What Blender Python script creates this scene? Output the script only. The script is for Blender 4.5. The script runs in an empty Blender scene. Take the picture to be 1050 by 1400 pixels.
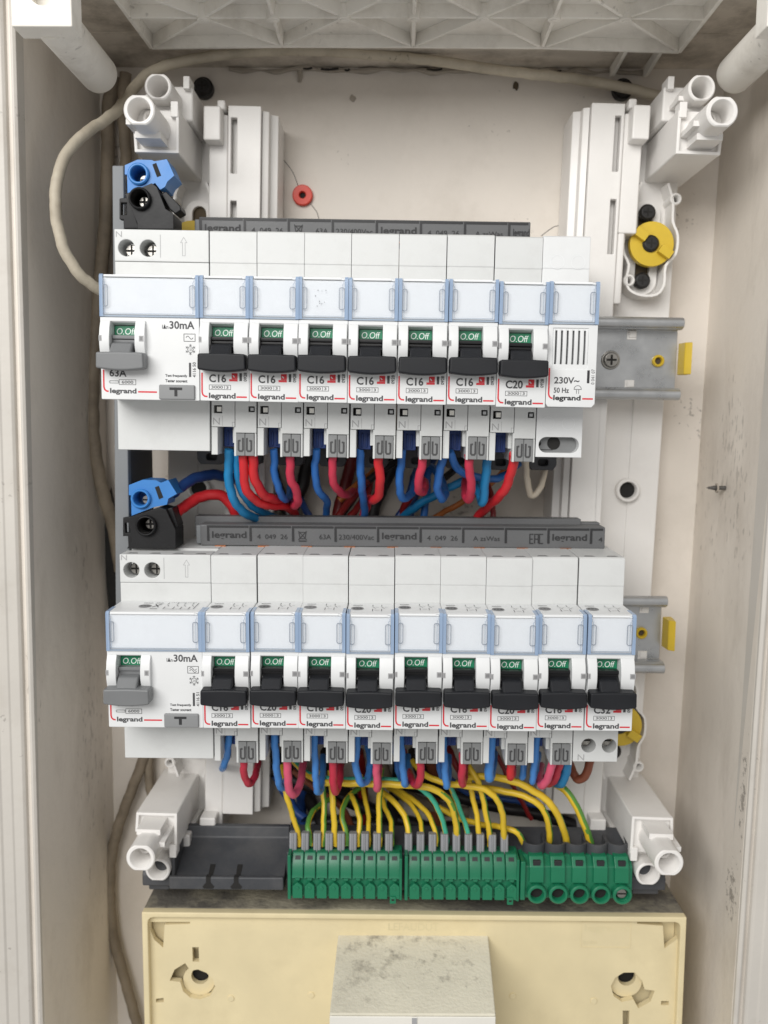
import bpy, bmesh, math, random
from mathutils import Vector, Matrix
from mathutils.geometry import tessellate_polygon
random.seed(7)
S = 0.001                      # everything below is written in millimetres
C = bpy.context.scene.collection
SC = bpy.context.scene

# ------------------------------------------------------------------ camera, light, exposure
cam = bpy.data.objects.new('camera', bpy.data.cameras.new('camera'))
C.objects.link(cam); SC.camera = cam
R = ((0.999954, -0.006237, 0.007263), (0.007879, 0.105199, -0.99442), (0.005438, 0.994432, 0.105243))
M = Matrix(R).to_4x4(); M.translation = Vector((104.822, -385.018, -27.483)) * S
cam.matrix_world = M
cam.data.sensor_fit = 'HORIZONTAL'; cam.data.sensor_width = 36; cam.data.lens = 41.51
cam.data.clip_start = 0.01; cam.data.clip_end = 50
cam.data.dof.use_dof = True; cam.data.dof.focus_distance = 0.33; cam.data.dof.aperture_fstop = 15

world = bpy.data.worlds.new('World'); SC.world = world; world.use_nodes = True
wb = world.node_tree.nodes['Background']
wb.inputs['Color'].default_value = (1.0, 0.985, 0.96, 1); wb.inputs['Strength'].default_value = 0.46
SC.view_settings.view_transform = 'Standard'; SC.view_settings.look = 'None'; SC.view_settings.exposure = 0

def area(name, loc, target, sx, sy, power, col):
    l = bpy.data.lights.new(name, 'AREA'); l.shape = 'RECTANGLE'; l.size = sx; l.size_y = sy
    l.energy = power; l.color = col
    o = bpy.data.objects.new(name, l); C.objects.link(o)
    o.location = Vector(loc) * S
    o.rotation_euler = (Vector(target) * S - o.location).to_track_quat('-Z', 'Y').to_euler()
    return o
area('room_lamp', (-280, -900, 400), (115, 0, 0), 0.9, 0.5, 11.6, (1.0, 0.985, 0.96))

# ------------------------------------------------------------------ materials
def mat(name, col, rough=0.5, var=0.06, vscale=60, bump=0.03, bscale=900, metal=0.0, dirt=0.0, dscale=25, dcol=(0.16, 0.13, 0.10),
        spec=0.5, speck=0.0, alpha=1.0, sss=0.0, dthr=0.56, stretch=None, spots=(), sw=0.92, scol=(0.06, 0.05, 0.042), sscale=380):
    m = bpy.data.materials.new(name); m.use_nodes = True
    nt = m.node_tree; N = nt.nodes; Lk = nt.links
    b = N['Principled BSDF']
    b.inputs['Roughness'].default_value = rough; b.inputs['Metallic'].default_value = metal
    b.inputs['Specular IOR Level'].default_value = spec
    tc = N.new('ShaderNodeTexCoord')
    vec = tc.outputs['Object']
    if stretch:
        mp = N.new('ShaderNodeMapping'); mp.inputs['Scale'].default_value = stretch
        Lk.new(vec, mp.inputs['Vector']); vec = mp.outputs['Vector']
    n1 = N.new('ShaderNodeTexNoise'); n1.inputs['Scale'].default_value = vscale; n1.inputs['Detail'].default_value = 5
    Lk.new(vec, n1.inputs['Vector'])
    r1 = N.new('ShaderNodeMapRange'); r1.inputs['From Min'].default_value = 0.3; r1.inputs['From Max'].default_value = 0.7
    r1.inputs['To Min'].default_value = 1 - var; r1.inputs['To Max'].default_value = 1 + var * 0.6
    Lk.new(n1.outputs['Fac'], r1.inputs['Value'])
    mx = N.new('ShaderNodeVectorMath'); mx.operation = 'SCALE'; mx.inputs[0].default_value = col
    Lk.new(r1.outputs['Result'], mx.inputs['Scale'])
    out = mx.outputs['Vector']
    def blend(prev, fac, c):
        k = N.new('ShaderNodeMix'); k.data_type = 'RGBA'
        Lk.new(fac, k.inputs['Factor']); Lk.new(prev, k.inputs['A']); k.inputs['B'].default_value = (*c, 1)
        return k.outputs['Result']
    if dirt > 0:
        n2 = N.new('ShaderNodeTexNoise'); n2.inputs['Scale'].default_value = dscale; n2.inputs['Detail'].default_value = 9
        n2.inputs['Roughness'].default_value = 0.68; Lk.new(vec, n2.inputs['Vector'])
        r2 = N.new('ShaderNodeMapRange'); r2.inputs['From Min'].default_value = dthr - 0.08; r2.inputs['From Max'].default_value = dthr + 0.14
        r2.inputs['To Max'].default_value = dirt; Lk.new(n2.outputs['Fac'], r2.inputs['Value'])
        out = blend(out, r2.outputs['Result'], dcol)
    if speck > 0:
        v = N.new('ShaderNodeTexNoise'); v.inputs['Scale'].default_value = 420; v.inputs['Detail'].default_value = 3
        Lk.new(vec, v.inputs['Vector'])
        w = N.new('ShaderNodeTexNoise'); w.inputs['Scale'].default_value = 22; w.inputs['Detail'].default_value = 2
        Lk.new(vec, w.inputs['Vector'])
        ad = N.new('ShaderNodeMath'); ad.operation = 'MULTIPLY'
        Lk.new(v.outputs['Fac'], ad.inputs[0]); Lk.new(w.outputs['Fac'], ad.inputs[1])
        r3 = N.new('ShaderNodeMapRange'); r3.inputs['From Min'].default_value = 0.40; r3.inputs['From Max'].default_value = 0.46
        r3.inputs['To Max'].default_value = speck; Lk.new(ad.outputs[0], r3.inputs['Value'])
        out = blend(out, r3.outputs['Result'], (0.07, 0.055, 0.045))
    for (gx, gy, gz, gr) in spots:
        vd = N.new('ShaderNodeVectorMath'); vd.operation = 'SUBTRACT'; Lk.new(tc.outputs['Object'], vd.inputs[0]); vd.inputs[1].default_value = (gx * S, gy * S, gz * S)
        vs_ = N.new('ShaderNodeVectorMath'); vs_.operation = 'MULTIPLY'; Lk.new(vd.outputs['Vector'], vs_.inputs[0]); vs_.inputs[1].default_value = (1 / (gr[0] * S), 1 / (gr[1] * S), 1 / (gr[2] * S))
        ln = N.new('ShaderNodeVectorMath'); ln.operation = 'LENGTH'; Lk.new(vs_.outputs['Vector'], ln.inputs[0])
        nn = N.new('ShaderNodeTexNoise'); nn.inputs['Scale'].default_value = sscale; nn.inputs['Detail'].default_value = 6; nn.inputs['Roughness'].default_value = 0.7; Lk.new(tc.outputs['Object'], nn.inputs['Vector'])
        sb = N.new('ShaderNodeMath'); sb.operation = 'MULTIPLY_ADD'; Lk.new(ln.outputs['Value'], sb.inputs[0]); sb.inputs[1].default_value = -0.20; Lk.new(nn.outputs['Fac'], sb.inputs[2])
        rr_ = N.new('ShaderNodeMapRange'); rr_.inputs['From Min'].default_value = 0.44; rr_.inputs['From Max'].default_value = 0.50 if sscale > 200 else 0.62; nn.inputs['Detail'].default_value = 9; rr_.inputs['To Max'].default_value = sw; Lk.new(sb.outputs[0], rr_.inputs['Value'])
        out = blend(out, rr_.outputs['Result'], scol)
    Lk.new(out, b.inputs['Base Color'])
    if bump > 0:
        n3 = N.new('ShaderNodeTexNoise'); n3.inputs['Scale'].default_value = bscale; n3.inputs['Detail'].default_value = 4
        Lk.new(tc.outputs['Object'], n3.inputs['Vector'])
        bp_ = N.new('ShaderNodeBump'); bp_.inputs['Strength'].default_value = bump; bp_.inputs['Distance'].default_value = 0.0006
        Lk.new(n3.outputs['Fac'], bp_.inputs['Height']); Lk.new(bp_.outputs['Normal'], b.inputs['Normal'])
    r4 = N.new('ShaderNodeMapRange'); r4.inputs['From Min'].default_value = 0.3; r4.inputs['From Max'].default_value = 0.7
    r4.inputs['To Min'].default_value = max(0.02, rough - 0.06); r4.inputs['To Max'].default_value = min(1, rough + 0.08)
    Lk.new(n1.outputs['Fac'], r4.inputs['Value']); Lk.new(r4.outputs['Result'], b.inputs['Roughness'])
    if alpha < 1:
        b.inputs['Alpha'].default_value = alpha
    if sss > 0:
        b.inputs['Subsurface Weight'].default_value = sss; b.inputs['Subsurface Scale'].default_value = 0.002
    return m

MT = dict(
    white=mat('device_white', (0.62, 0.63, 0.625), 0.42, 0.03, 80, 0.05, 1600, dirt=0.10, dscale=60, dthr=0.6),
    front=mat('device_front_white', (0.71, 0.72, 0.725), 0.38, 0.02, 80, 0.03, 1600, dirt=0.06, dscale=70, dthr=0.62),
    bracket=mat('bracket_white', (0.81, 0.79, 0.765), 0.42, 0.04, 40, 0.04, 900, dirt=0.10, dscale=40, dthr=0.6),
    wall=mat('painted_wall_beige', (0.72, 0.665, 0.60), 0.6, 0.07, 14, 0.25, 260, dirt=0.22, dscale=16, dcol=(0.30, 0.25, 0.19), dthr=0.56, speck=0.5),
    wallside=mat('painted_side_beige', (0.735, 0.68, 0.61), 0.58, 0.09, 11, 0.30, 240, stretch=(1, 1, 0.4), dirt=0.34, dscale=24, dcol=(0.27, 0.22, 0.17), dthr=0.58, speck=0.28, spots=((247, -37, -178, (26, 6, 28)), (247, -32, -225, (26, 8, 24))), sw=0.55),
    frame=mat('frame_paint', (0.565, 0.535, 0.49), 0.5, 0.07, 20, 0.2, 300, dirt=0.25, dscale=45, dcol=(0.34, 0.29, 0.23), dthr=0.60, speck=0.4),
    ribbed=mat('old_white_plastic', (0.83, 0.80, 0.74), 0.5, 0.10, 25, 0.2, 300, dirt=0.35, dscale=34, dcol=(0.25, 0.20, 0.14), dthr=0.57, speck=0.3),
    grime=mat('grimy_ceiling', (0.64, 0.58, 0.50), 0.7, 0.2, 18, 0.5, 240, dirt=0.7, dscale=30, dcol=(0.12, 0.095, 0.07), dthr=0.52),
    cream=mat('yellowed_plastic', (0.75, 0.645, 0.405), 0.5, 0.09, 32, 0.08, 500, dirt=0.26, dscale=30, dcol=(0.46, 0.38, 0.22), dthr=0.58),
    emboss=mat('embossed_cream', (0.70, 0.61, 0.38), 0.5, 0.1, 40, 0.0),
    creamtop=mat('dust_covered_top', (0.42, 0.38, 0.28), 0.85, 0.25, 30, 0.8, 500, dirt=0.92, dscale=34, dcol=(0.085, 0.078, 0.07), dthr=0.45, speck=0.6),
    dustblock=mat('dusty_grey_plastic', (0.70, 0.665, 0.545), 0.8, 0.08, 35, 0.5, 700, dirt=0.25, dscale=30, dcol=(0.30, 0.275, 0.22), dthr=0.54, speck=0.4, spots=((-24, -13, 64, (50, 24, 200)), (16, -15, 64, (24, 14, 200)), (-6, 1, 66, (90, 9, 200))), sw=0.6, scol=(0.17, 0.15, 0.125), sscale=150),
    blockfront=mat('block_front_white', (0.77, 0.75, 0.69), 0.5, 0.04, 35, 0.1, 700),
    black=mat('black_plastic', (0.013, 0.014, 0.017), 0.5, 0.2, 90, 0.05, 1500, spec=0.3),
    drum=mat('black_drum', (0.008, 0.008, 0.009), 0.32, 0.2, 90, 0.0, spec=0.35),
    greytog=mat('grey_toggle', (0.17, 0.175, 0.18), 0.45, 0.06, 90, 0.05, 1500),
    greybtn=mat('grey_button', (0.235, 0.24, 0.245), 0.5, 0.05, 90, 0.05, 1500),
    greyclamp=mat('grey_clamp', (0.215, 0.22, 0.222), 0.5, 0.06, 90, 0.05, 1500),
    greydark=mat('grey_groove', (0.05, 0.05, 0.052), 0.6, 0.06, 90, 0.0),
    slot=mat('slot_shadow_grey', (0.22, 0.22, 0.225), 0.6, 0.05, 90, 0.0),
    green=mat('indicator_green', (0.010, 0.20, 0.095), 0.4, 0.05, 90, 0.0),
    greenblk=mat('terminal_green', (0.008, 0.165, 0.080), 0.38, 0.10, 70, 0.05, 900, dirt=0.12, dscale=80, dcol=(0.12, 0.2, 0.15)),
    greenclip=mat('terminal_green_clip', (0.009, 0.170, 0.082), 0.36, 0.08, 70, 0.05, 900),
    greendark=mat('terminal_green_gap', (0.003, 0.05, 0.025), 0.6, 0.1, 70, 0.0),
    busbar=mat('busbar_grey', (0.115, 0.117, 0.121), 0.5, 0.07, 50, 0.1, 900),
    busdark=mat('busbar_recess', (0.018, 0.018, 0.02), 0.55, 0.1, 50, 0.0),
    carrier=mat('carrier_grey', (0.052, 0.055, 0.062), 0.5, 0.15, 40, 0.12, 700, dirt=0.25, dscale=40, dcol=(0.16, 0.15, 0.14)),
    guide=mat('guide_grey', (0.28, 0.285, 0.30), 0.55, 0.1, 60, 0.05, 900),
    post=mat('post_grey', (0.19, 0.20, 0.21), 0.5, 0.08, 50, 0.05, 900),
    blueterm=mat('blue_terminal', (0.035, 0.20, 0.54), 0.40, 0.06, 70, 0.05, 1200),
    blackterm=mat('black_terminal', (0.009, 0.009, 0.010), 0.45, 0.2, 70, 0.08, 900, spec=0.3),
    blueclamp=mat('blue_clamp', (0.012, 0.045, 0.21), 0.45, 0.1, 90, 0.0),
    zinc=mat('zinc_steel', (0.50, 0.51, 0.52), 0.30, 0.14, 120, 0.1, 600, metal=0.75, dirt=0.2, dscale=60, dcol=(0.35, 0.34, 0.33)),
    contact=mat('contact_white', (0.82, 0.80, 0.74), 0.3, 0.15, 400, 0.0),
    screw=mat('screw_steel', (0.36, 0.345, 0.32), 0.30, 0.15, 200, 0.1, 900, metal=0.9),
    darksteel=mat('dark_steel', (0.10, 0.095, 0.09), 0.4, 0.2, 200, 0.0, metal=0.5),
    blackscrew=mat('black_screw', (0.012, 0.011, 0.011), 0.45, 0.2, 200, 0.0),
    copper=mat('copper', (0.42, 0.16, 0.07), 0.35, 0.1, 200, 0.0, metal=0.8),
    yellow=mat('yellow_lock', (0.66, 0.46, 0.035), 0.42, 0.08, 60, 0.06, 900, dirt=0.15, dscale=70, dcol=(0.35, 0.25, 0.05)),
    red=mat('red_plug', (0.66, 0.06, 0.035), 0.45, 0.06, 90, 0.0),
    ink=mat('ink_grey', (0.06, 0.06, 0.064), 0.6, 0.0, 90, 0.0),
    inklight=mat('ink_pale', (0.36, 0.36, 0.365), 0.6, 0.0, 90, 0.0),
    inkblack=mat('ink_black', (0.022, 0.022, 0.024), 0.6, 0.0, 90, 0.0),
    inkred=mat('ink_red', (0.62, 0.022, 0.035), 0.5, 0.0, 90, 0.0),
    inkwhite=mat('ink_white', (0.80, 0.86, 0.82), 0.5, 0.0, 90, 0.0),
    card=mat('label_card', (0.80, 0.815, 0.825), 0.5, 0.02, 90, 0.0),
    hole=mat('dark_hole', (0.012, 0.011, 0.010), 0.8, 0.1, 90, 0.0),
    brownhole=mat('brown_hole', (0.10, 0.075, 0.045), 0.8, 0.3, 90, 0.0),
    cable=mat('old_beige_cable', (0.52, 0.465, 0.37), 0.6, 0.18, 40, 0.15, 700, dirt=0.4, dscale=70, dcol=(0.2, 0.16, 0.11), dthr=0.55, speck=0.7),
    cabledark=mat('old_brown_cable', (0.25, 0.205, 0.15), 0.7, 0.2, 40, 0.2, 600, dirt=0.7, dscale=50, dcol=(0.11, 0.085, 0.06), dthr=0.52),
    mortar=mat('rough_mortar', (0.40, 0.355, 0.30), 0.9, 0.2, 40, 1.0, 300, dirt=0.6, dscale=40, dcol=(0.14, 0.11, 0.08)),
    w_blue=mat('wire_blue', (0.020, 0.125, 0.40), 0.36, 0.08, 60, 0.0),
    w_navy=mat('wire_navy', (0.014, 0.05, 0.19), 0.36, 0.08, 60, 0.0),
    w_cyan=mat('wire_cyan', (0.012, 0.20, 0.44), 0.34, 0.08, 60, 0.0),
    w_lblue=mat('wire_light_blue', (0.06, 0.24, 0.62), 0.36, 0.06, 60, 0.0),
    w_red=mat('wire_red', (0.55, 0.018, 0.024), 0.34, 0.08, 60, 0.0),
    w_crim=mat('wire_crimson', (0.46, 0.022, 0.05), 0.34, 0.08, 60, 0.0),
    w_rose=mat('wire_rose', (0.50, 0.030, 0.065), 0.36, 0.06, 60, 0.0),
    w_pink=mat('wire_pink', (0.62, 0.085, 0.16), 0.36, 0.06, 60, 0.0),
    w_dred=mat('wire_dark_red', (0.20, 0.012, 0.012), 0.36, 0.08, 60, 0.0),
    w_orange=mat('wire_orange', (0.50, 0.15, 0.03), 0.4, 0.08, 60, 0.0),
    w_brown=mat('wire_brown', (0.20, 0.055, 0.025), 0.4, 0.08, 60, 0.0),
    w_black=mat('wire_black', (0.014, 0.012, 0.013), 0.4, 0.08, 60, 0.0),
    w_beige=mat('wire_beige', (0.60, 0.53, 0.43), 0.45, 0.06, 60, 0.0),
    w_yel=mat('wire_yellow', (0.74, 0.50, 0.03), 0.38, 0.06, 60, 0.0),
    w_grn=mat('wire_green', (0.10, 0.28, 0.045), 0.38, 0.06, 60, 0.0),
    w_teal=mat('wire_teal', (0.05, 0.42, 0.28), 0.38, 0.06, 60, 0.0),
)
def glassy(name, col, fac, rough):
    m = bpy.data.materials.new(name); m.use_nodes = True
    nt = m.node_tree; N = nt.nodes; b = N['Principled BSDF']
    b.inputs['Base Color'].default_value = (*col, 1); b.inputs['Roughness'].default_value = rough
    t = N.new('ShaderNodeBsdfTransparent'); t.inputs['Color'].default_value = (0.985, 0.99, 1.0, 1)
    mx = N.new('ShaderNodeMixShader')
    nz = N.new('ShaderNodeTexNoise'); nz.inputs['Scale'].default_value = 90
    tc = N.new('ShaderNodeTexCoord'); nt.links.new(tc.outputs['Object'], nz.inputs['Vector'])
    mr = N.new('ShaderNodeMapRange'); mr.inputs['To Min'].default_value = fac - 0.06; mr.inputs['To Max'].default_value = fac + 0.06
    nt.links.new(nz.outputs['Fac'], mr.inputs['Value']); nt.links.new(mr.outputs['Result'], mx.inputs['Fac'])
    nt.links.new(t.outputs[0], mx.inputs[1]); nt.links.new(b.outputs[0], mx.inputs[2])
    nt.links.new(mx.outputs[0], N['Material Output'].inputs['Surface'])
    return m
MT['clear'] = glassy('clear_cover', (0.76, 0.79, 0.82), 0.12, 0.10)
MT['clearblue'] = glassy('clear_cover_edge', (0.33, 0.45, 0.64), 0.72, 0.12)
MT['cliprim'] = glassy('clear_clip_edge', (0.30, 0.34, 0.40), 0.6, 0.2)
MT['clearrim'] = glassy('clear_cover_rim', (0.42, 0.50, 0.60), 0.5, 0.15)

# ------------------------------------------------------------------ mesh helpers
_text = {}
def text2d(s, bold, shear, extrude=0.0):
    key = (s, bold, shear)
    if key in _text: return _text[key]
    cu = bpy.data.curves.new('t', 'FONT'); cu.body = s; cu.size = 1.0; cu.offset = bold; cu.shear = shear
    cu.fill_mode = 'FRONT'; cu.resolution_u = 3
    o = bpy.data.objects.new('t', cu); C.objects.link(o)
    me = bpy.data.meshes.new_from_object(o.evaluated_get(bpy.context.evaluated_depsgraph_get()))
    vs = [(v.co.x, v.co.y) for v in me.vertices]; fs = [tuple(p.vertices) for p in me.polygons]
    bpy.data.objects.remove(o); bpy.data.curves.remove(cu); bpy.data.meshes.remove(me)
    x0 = min(v[0] for v in vs); x1 = max(v[0] for v in vs); y0 = min(v[1] for v in vs); y1 = max(v[1] for v in vs)
    vs = [((x - x0) / max(1e-6, x1 - x0), (y - y0) / max(1e-6, y1 - y0)) for x, y in vs]
    _text[key] = (vs, fs); return _text[key]

def catmull(pts, n):
    P = [Vector(p) for p in pts]
    P = [P[0] * 2 - P[1]] + P + [P[-1] * 2 - P[-2]]
    out = []
    for i in range(1, len(P) - 2):
        a, b, c, d = P[i - 1:i + 3]
        for k in range(n):
            t = k / n
            out.append(0.5 * ((2 * b) + (c - a) * t + (2 * a - 5 * b + 4 * c - d) * t * t + (3 * b - a - 3 * c + d) * t ** 3))
    out.append(P[-2]); return out

def weigh_normals(me):                              # flat faces keep their own normal, the small bevel faces turn between them
    at_v = [[] for _ in me.vertices]
    N_ = [(p.normal.copy(), p.area) for p in me.polygons]
    for p in me.polygons:
        for v in p.vertices: at_v[v].append(p.index)
    out = [None] * len(me.loops)
    for p in me.polygons:
        n0 = N_[p.index][0]
        for li in p.loop_indices:
            acc = Vector((0, 0, 0))
            for g in at_v[me.loops[li].vertex_index]:
                n1, a1 = N_[g]
                if n0.dot(n1) > 0.64: acc += n1 * a1
            out[li] = acc.normalized() if acc.length > 0 else n0
    me.normals_split_custom_set(out)

class MB:
    def __init__(s): s.bm = bmesh.new(); s.flat = []
    def v(s, p): return s.bm.verts.new(p)
    def f(s, vs, m=0):
        try:
            fc = s.bm.faces.new(vs); fc.material_index = m; return fc
        except ValueError: return None
    def box(s, x0, x1, y0, y1, z0, z1, m=0):
        c = [s.v((x, y, z)) for z in (z0, z1) for y in (y0, y1) for x in (x0, x1)]
        for q in ((0, 2, 3, 1), (4, 5, 7, 6), (0, 1, 5, 4), (2, 6, 7, 3), (0, 4, 6, 2), (1, 3, 7, 5)):
            s.f([c[i] for i in q], m)
        return s
    def hexa(s, bot, top, m=0):                      # two quads, matching order
        a = [s.v(p) for p in bot]; b = [s.v(p) for p in top]; n = len(a)
        s.f(a[::-1], m); s.f(b, m)
        for i in range(n): s.f([a[i], a[(i + 1) % n], b[(i + 1) % n], b[i]], m)
        return s
    def prism(s, prof, a, b, axis='y', holes=(), m=0):
        mp = {'y': lambda p, q, t: (p, t, q), 'x': lambda p, q, t: (t, p, q), 'z': lambda p, q, t: (p, q, t)}[axis]
        loops = [list(prof)] + [list(h) for h in holes]
        A = []; B = []
        for lp in loops:
            va = [s.v(mp(p, q, a)) for p, q in lp]; vb = [s.v(mp(p, q, b)) for p, q in lp]
            n = len(lp)
            for i in range(n): s.f([va[i], va[(i + 1) % n], vb[(i + 1) % n], vb[i]], m)
            A += va; B += vb
        if not holes:
            s.f(A, m); s.f(B[::-1], m)
        else:
            tris = tessellate_polygon([[Vector((p, q, 0)) for p, q in lp] for lp in loops])
            for t in tris:
                s.f([A[i] for i in t], m); s.f([B[i] for i in t[::-1]], m)
        return s
    def cyl(s, p0, p1, r0, r1=None, n=18, m=0, cap=True, phase=0.0, ends=True):
        p0 = Vector(p0); p1 = Vector(p1); r1 = r0 if r1 is None else r1
        d = (p1 - p0).normalized(); u = d.orthogonal().normalized(); w = d.cross(u)
        if abs(d.y) > 0.99: u = Vector((1, 0, 0)); w = Vector((0, 0, 1))
        ra = []; rb = []
        for i in range(n):
            t = 2 * math.pi * i / n + phase; e = u * math.cos(t) + w * math.sin(t)
            ra.append(s.v(p0 + e * r0)); rb.append(s.v(p1 + e * r1))
        for i in range(n): s.f([ra[i], ra[(i + 1) % n], rb[(i + 1) % n], rb[i]], m)
        if cap: s.f(ra[::-1], m); s.f(rb, m)
        return s
    def pipe(s, c, y0, y1, ro, ri, n=24, m=0, floor=None, fm=0, sq=1.0, back=True):    # tube along y with an open front; c = (x, z)
        def ring(r, y, k=1.0): return [s.v((c[0] + r * math.cos(2 * math.pi * i / n), y, c[1] + max(-r * k, min(r * k, r * math.sin(2 * math.pi * i / n))))) for i in range(n)]
        a = ring(ro, y1, sq); b = ring(ro, y0 + 0.5, sq); b2 = ring(ro - 0.45, y0, sq); b3 = ring(ri + 0.3, y0); c_ = ring(ri, y0 + 0.4); d = ring(ri * 0.94, y1 if floor is None else floor)
        for p, q in ((a, b), (b, b2), (b2, b3), (b3, c_), (c_, d)):
            for i in range(n): s.f([p[i], p[(i + 1) % n], q[(i + 1) % n], q[i]], m)
        if floor is not None: s.f(d, fm)
        if back: s.f(a[::-1], m)
        return s
    def tube(s, pts, r, n=9, m=0, sub=7, split=None, cap=True, wob=0.0):
        P = catmull(pts, sub) if sub > 1 else [Vector(p) for p in pts]
        if wob:
            ph = [random.random() * 6.28 for _ in range(6)]; acc = 0.0
            for i in range(1, len(P) - 1):
                acc += (P[i] - P[i - 1]).length
                P[i] = P[i] + Vector((math.sin(acc * 0.55 + ph[0]) + 0.6 * math.sin(acc * 1.3 + ph[1]), math.sin(acc * 0.5 + ph[2]), math.sin(acc * 0.6 + ph[3]) + 0.6 * math.sin(acc * 1.2 + ph[4]))) * wob
        t0 = (P[1] - P[0]).normalized(); u = t0.orthogonal().normalized()
        rings = []; u_ = []; w_ = []
        for i, p in enumerate(P):
            t = (P[min(i + 1, len(P) - 1)] - P[max(i - 1, 0)]).normalized()
            u = (u - t * u.dot(t)).normalized(); w = t.cross(u); u_.append(u); w_.append(w)
            rr = r(i / (len(P) - 1)) if callable(r) else r
            rings.append([s.v(p + (u * math.cos(2 * math.pi * k / n) + w * math.sin(2 * math.pi * k / n)) * rr) for k in range(n)])
        for i in range(len(rings) - 1):
            for k in range(n):
                mi = m
                if split:
                    e_ = u_[i] * math.cos(2 * math.pi * (k + .5) / n) + w_[i] * math.sin(2 * math.pi * (k + .5) / n); tw = split[2] + i * split[3]
                    mi = split[1] if e_.x * math.cos(tw) + e_.y * math.sin(tw) > split[0] else m
                s.f([rings[i][k], rings[i][(k + 1) % n], rings[i + 1][(k + 1) % n], rings[i + 1][k]], mi)
        if cap: s.f(rings[0][::-1], m); s.f(rings[-1], m)
        return s
    def ribbon(s, pts, w, y, m=0, closed=False, thick=0.0):
        P = [Vector((p[0], p[1])) for p in pts]; n = len(P); Lf = []; Rt = []
        for i in range(n):
            if closed: a, b, c = P[i - 1], P[i], P[(i + 1) % n]
            else: a, b, c = P[max(i - 1, 0)], P[i], P[min(i + 1, n - 1)]
            d1 = (b - a); d2 = (c - b)
            if d1.length < 1e-9: d1 = d2
            if d2.length < 1e-9: d2 = d1
            d1.normalize(); d2.normalize()
            n1 = Vector((-d1.y, d1.x)); n2 = Vector((-d2.y, d2.x)); k = (n1 + n2)
            if k.length < 1e-6: k = n1
            k.normalize(); sc = w / 2 / max(0.35, k.dot(n1))
            Lf.append(b + k * sc); Rt.append(b - k * sc)
        rng = range(n if closed else n - 1)
        if thick == 0:
            vl = [s.v((p.x, y, p.y)) for p in Lf]; vr = [s.v((p.x, y, p.y)) for p in Rt]
            for i in rng:
                j = (i + 1) % n; s.f([vr[i], vr[j], vl[j], vl[i]], m)
        else:
            q = [[s.v((p.x, yy, p.y)) for p in l] for yy in (y, y + thick) for l in (Lf, Rt)]
            for i in rng:
                j = (i + 1) % n
                for a, b in ((0, 1), (1, 3), (3, 2), (2, 0)): s.f([q[a][i], q[a][j], q[b][j], q[b][i]], m)
            if not closed:
                for i in (0, n - 1): s.f([q[0][i], q[1][i], q[3][i], q[2][i]], m)
        return s
    def text(s, t, x0, x1, z0, z1, y, m=0, bold=0.0, shear=0.0, rot=False):
        vs, fs = text2d(t, bold, shear)
        if rot: V = [s.v((x1 - b * (x1 - x0), y, z0 + a * (z1 - z0))) for a, b in vs]
        else: V = [s.v((x0 + a * (x1 - x0), y, z0 + b * (z1 - z0))) for a, b in vs]
        for f in fs: s.f([V[i] for i in f], m)
        return s
    def mesh(s, mats, bevel=0.0, seg=2, flat=False, angle=38):
        bm = s.bm
        if not flat:
            bmesh.ops.recalc_face_normals(bm, faces=bm.faces[:])
            if bevel > 0:
                es = [e for e in bm.edges if len(e.link_faces) == 2 and e.calc_face_angle(0) > math.radians(32)]
                bmesh.ops.bevel(bm, geom=es, offset=bevel, segments=seg, profile=0.5, affect='EDGES', clamp_overlap=True)
        bmesh.ops.scale(bm, vec=(S, S, S), verts=bm.verts[:])
        me = bpy.data.meshes.new('m'); bm.to_mesh(me); bm.free()
        for k in (mats if isinstance(mats, (list, tuple)) else [mats]): me.materials.append(MT[k])
        if not flat:
            me.polygons.foreach_set('use_smooth', [True] * len(me.polygons))
            me.set_sharp_from_angle(angle=math.radians(angle))
            if bevel > 0: weigh_normals(me)
        return me

def obj(name, me, parent=None, loc=None, rot=None):
    o = bpy.data.objects.new(name, me); C.objects.link(o); me.name = name
    if parent: o.parent = parent
    if loc: o.location = Vector(loc) * S
    if rot: o.rotation_euler = rot
    return o
def tag(o, label=None, cat=None, group=None, kind=None):
    if label: o['label'] = label
    if cat: o['category'] = cat
    if group: o['group'] = group
    if kind: o['kind'] = kind
    return o
def thing(name, label, cat, loc=(0, 0, 0), rot=(0, 0, 0), group=None):
    o = bpy.data.objects.new(name, None); C.objects.link(o); o.empty_display_size = 0.01
    o.location = Vector(loc) * S; o.rotation_euler = rot
    return tag(o, label, cat, group)
def circ(cx, cz, r, n=20, a0=0.0, a1=2 * math.pi):
    full = abs(a1 - a0 - 2 * math.pi) < 1e-6
    return [(cx + r * math.cos(a0 + (a1 - a0) * i / (n if full else n - 1)), cz + r * math.sin(a0 + (a1 - a0) * i / (n if full else n - 1))) for i in range(n)]
def rect(x0, x1, z0, z1): return [(x0, z0), (x1, z0), (x1, z1), (x0, z1)]
def rrect(x0, x1, z0, z1, r, n=5):
    out = []
    for cx, cz, a in ((x1 - r, z0 + r, -90), (x1 - r, z1 - r, 0), (x0 + r, z1 - r, 90), (x0 + r, z0 + r, 180)):
        out += circ(cx, cz, r, n, math.radians(a), math.radians(a + 90))
    return out

# ------------------------------------------------------------------ the niche (setting)
def struct(name, me): return tag(obj(name, me), kind='structure')
m = MB(); m.box(-45, 268, 38.5, 44, -340, 133); struct('wall_back', m.mesh('wall'))
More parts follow.
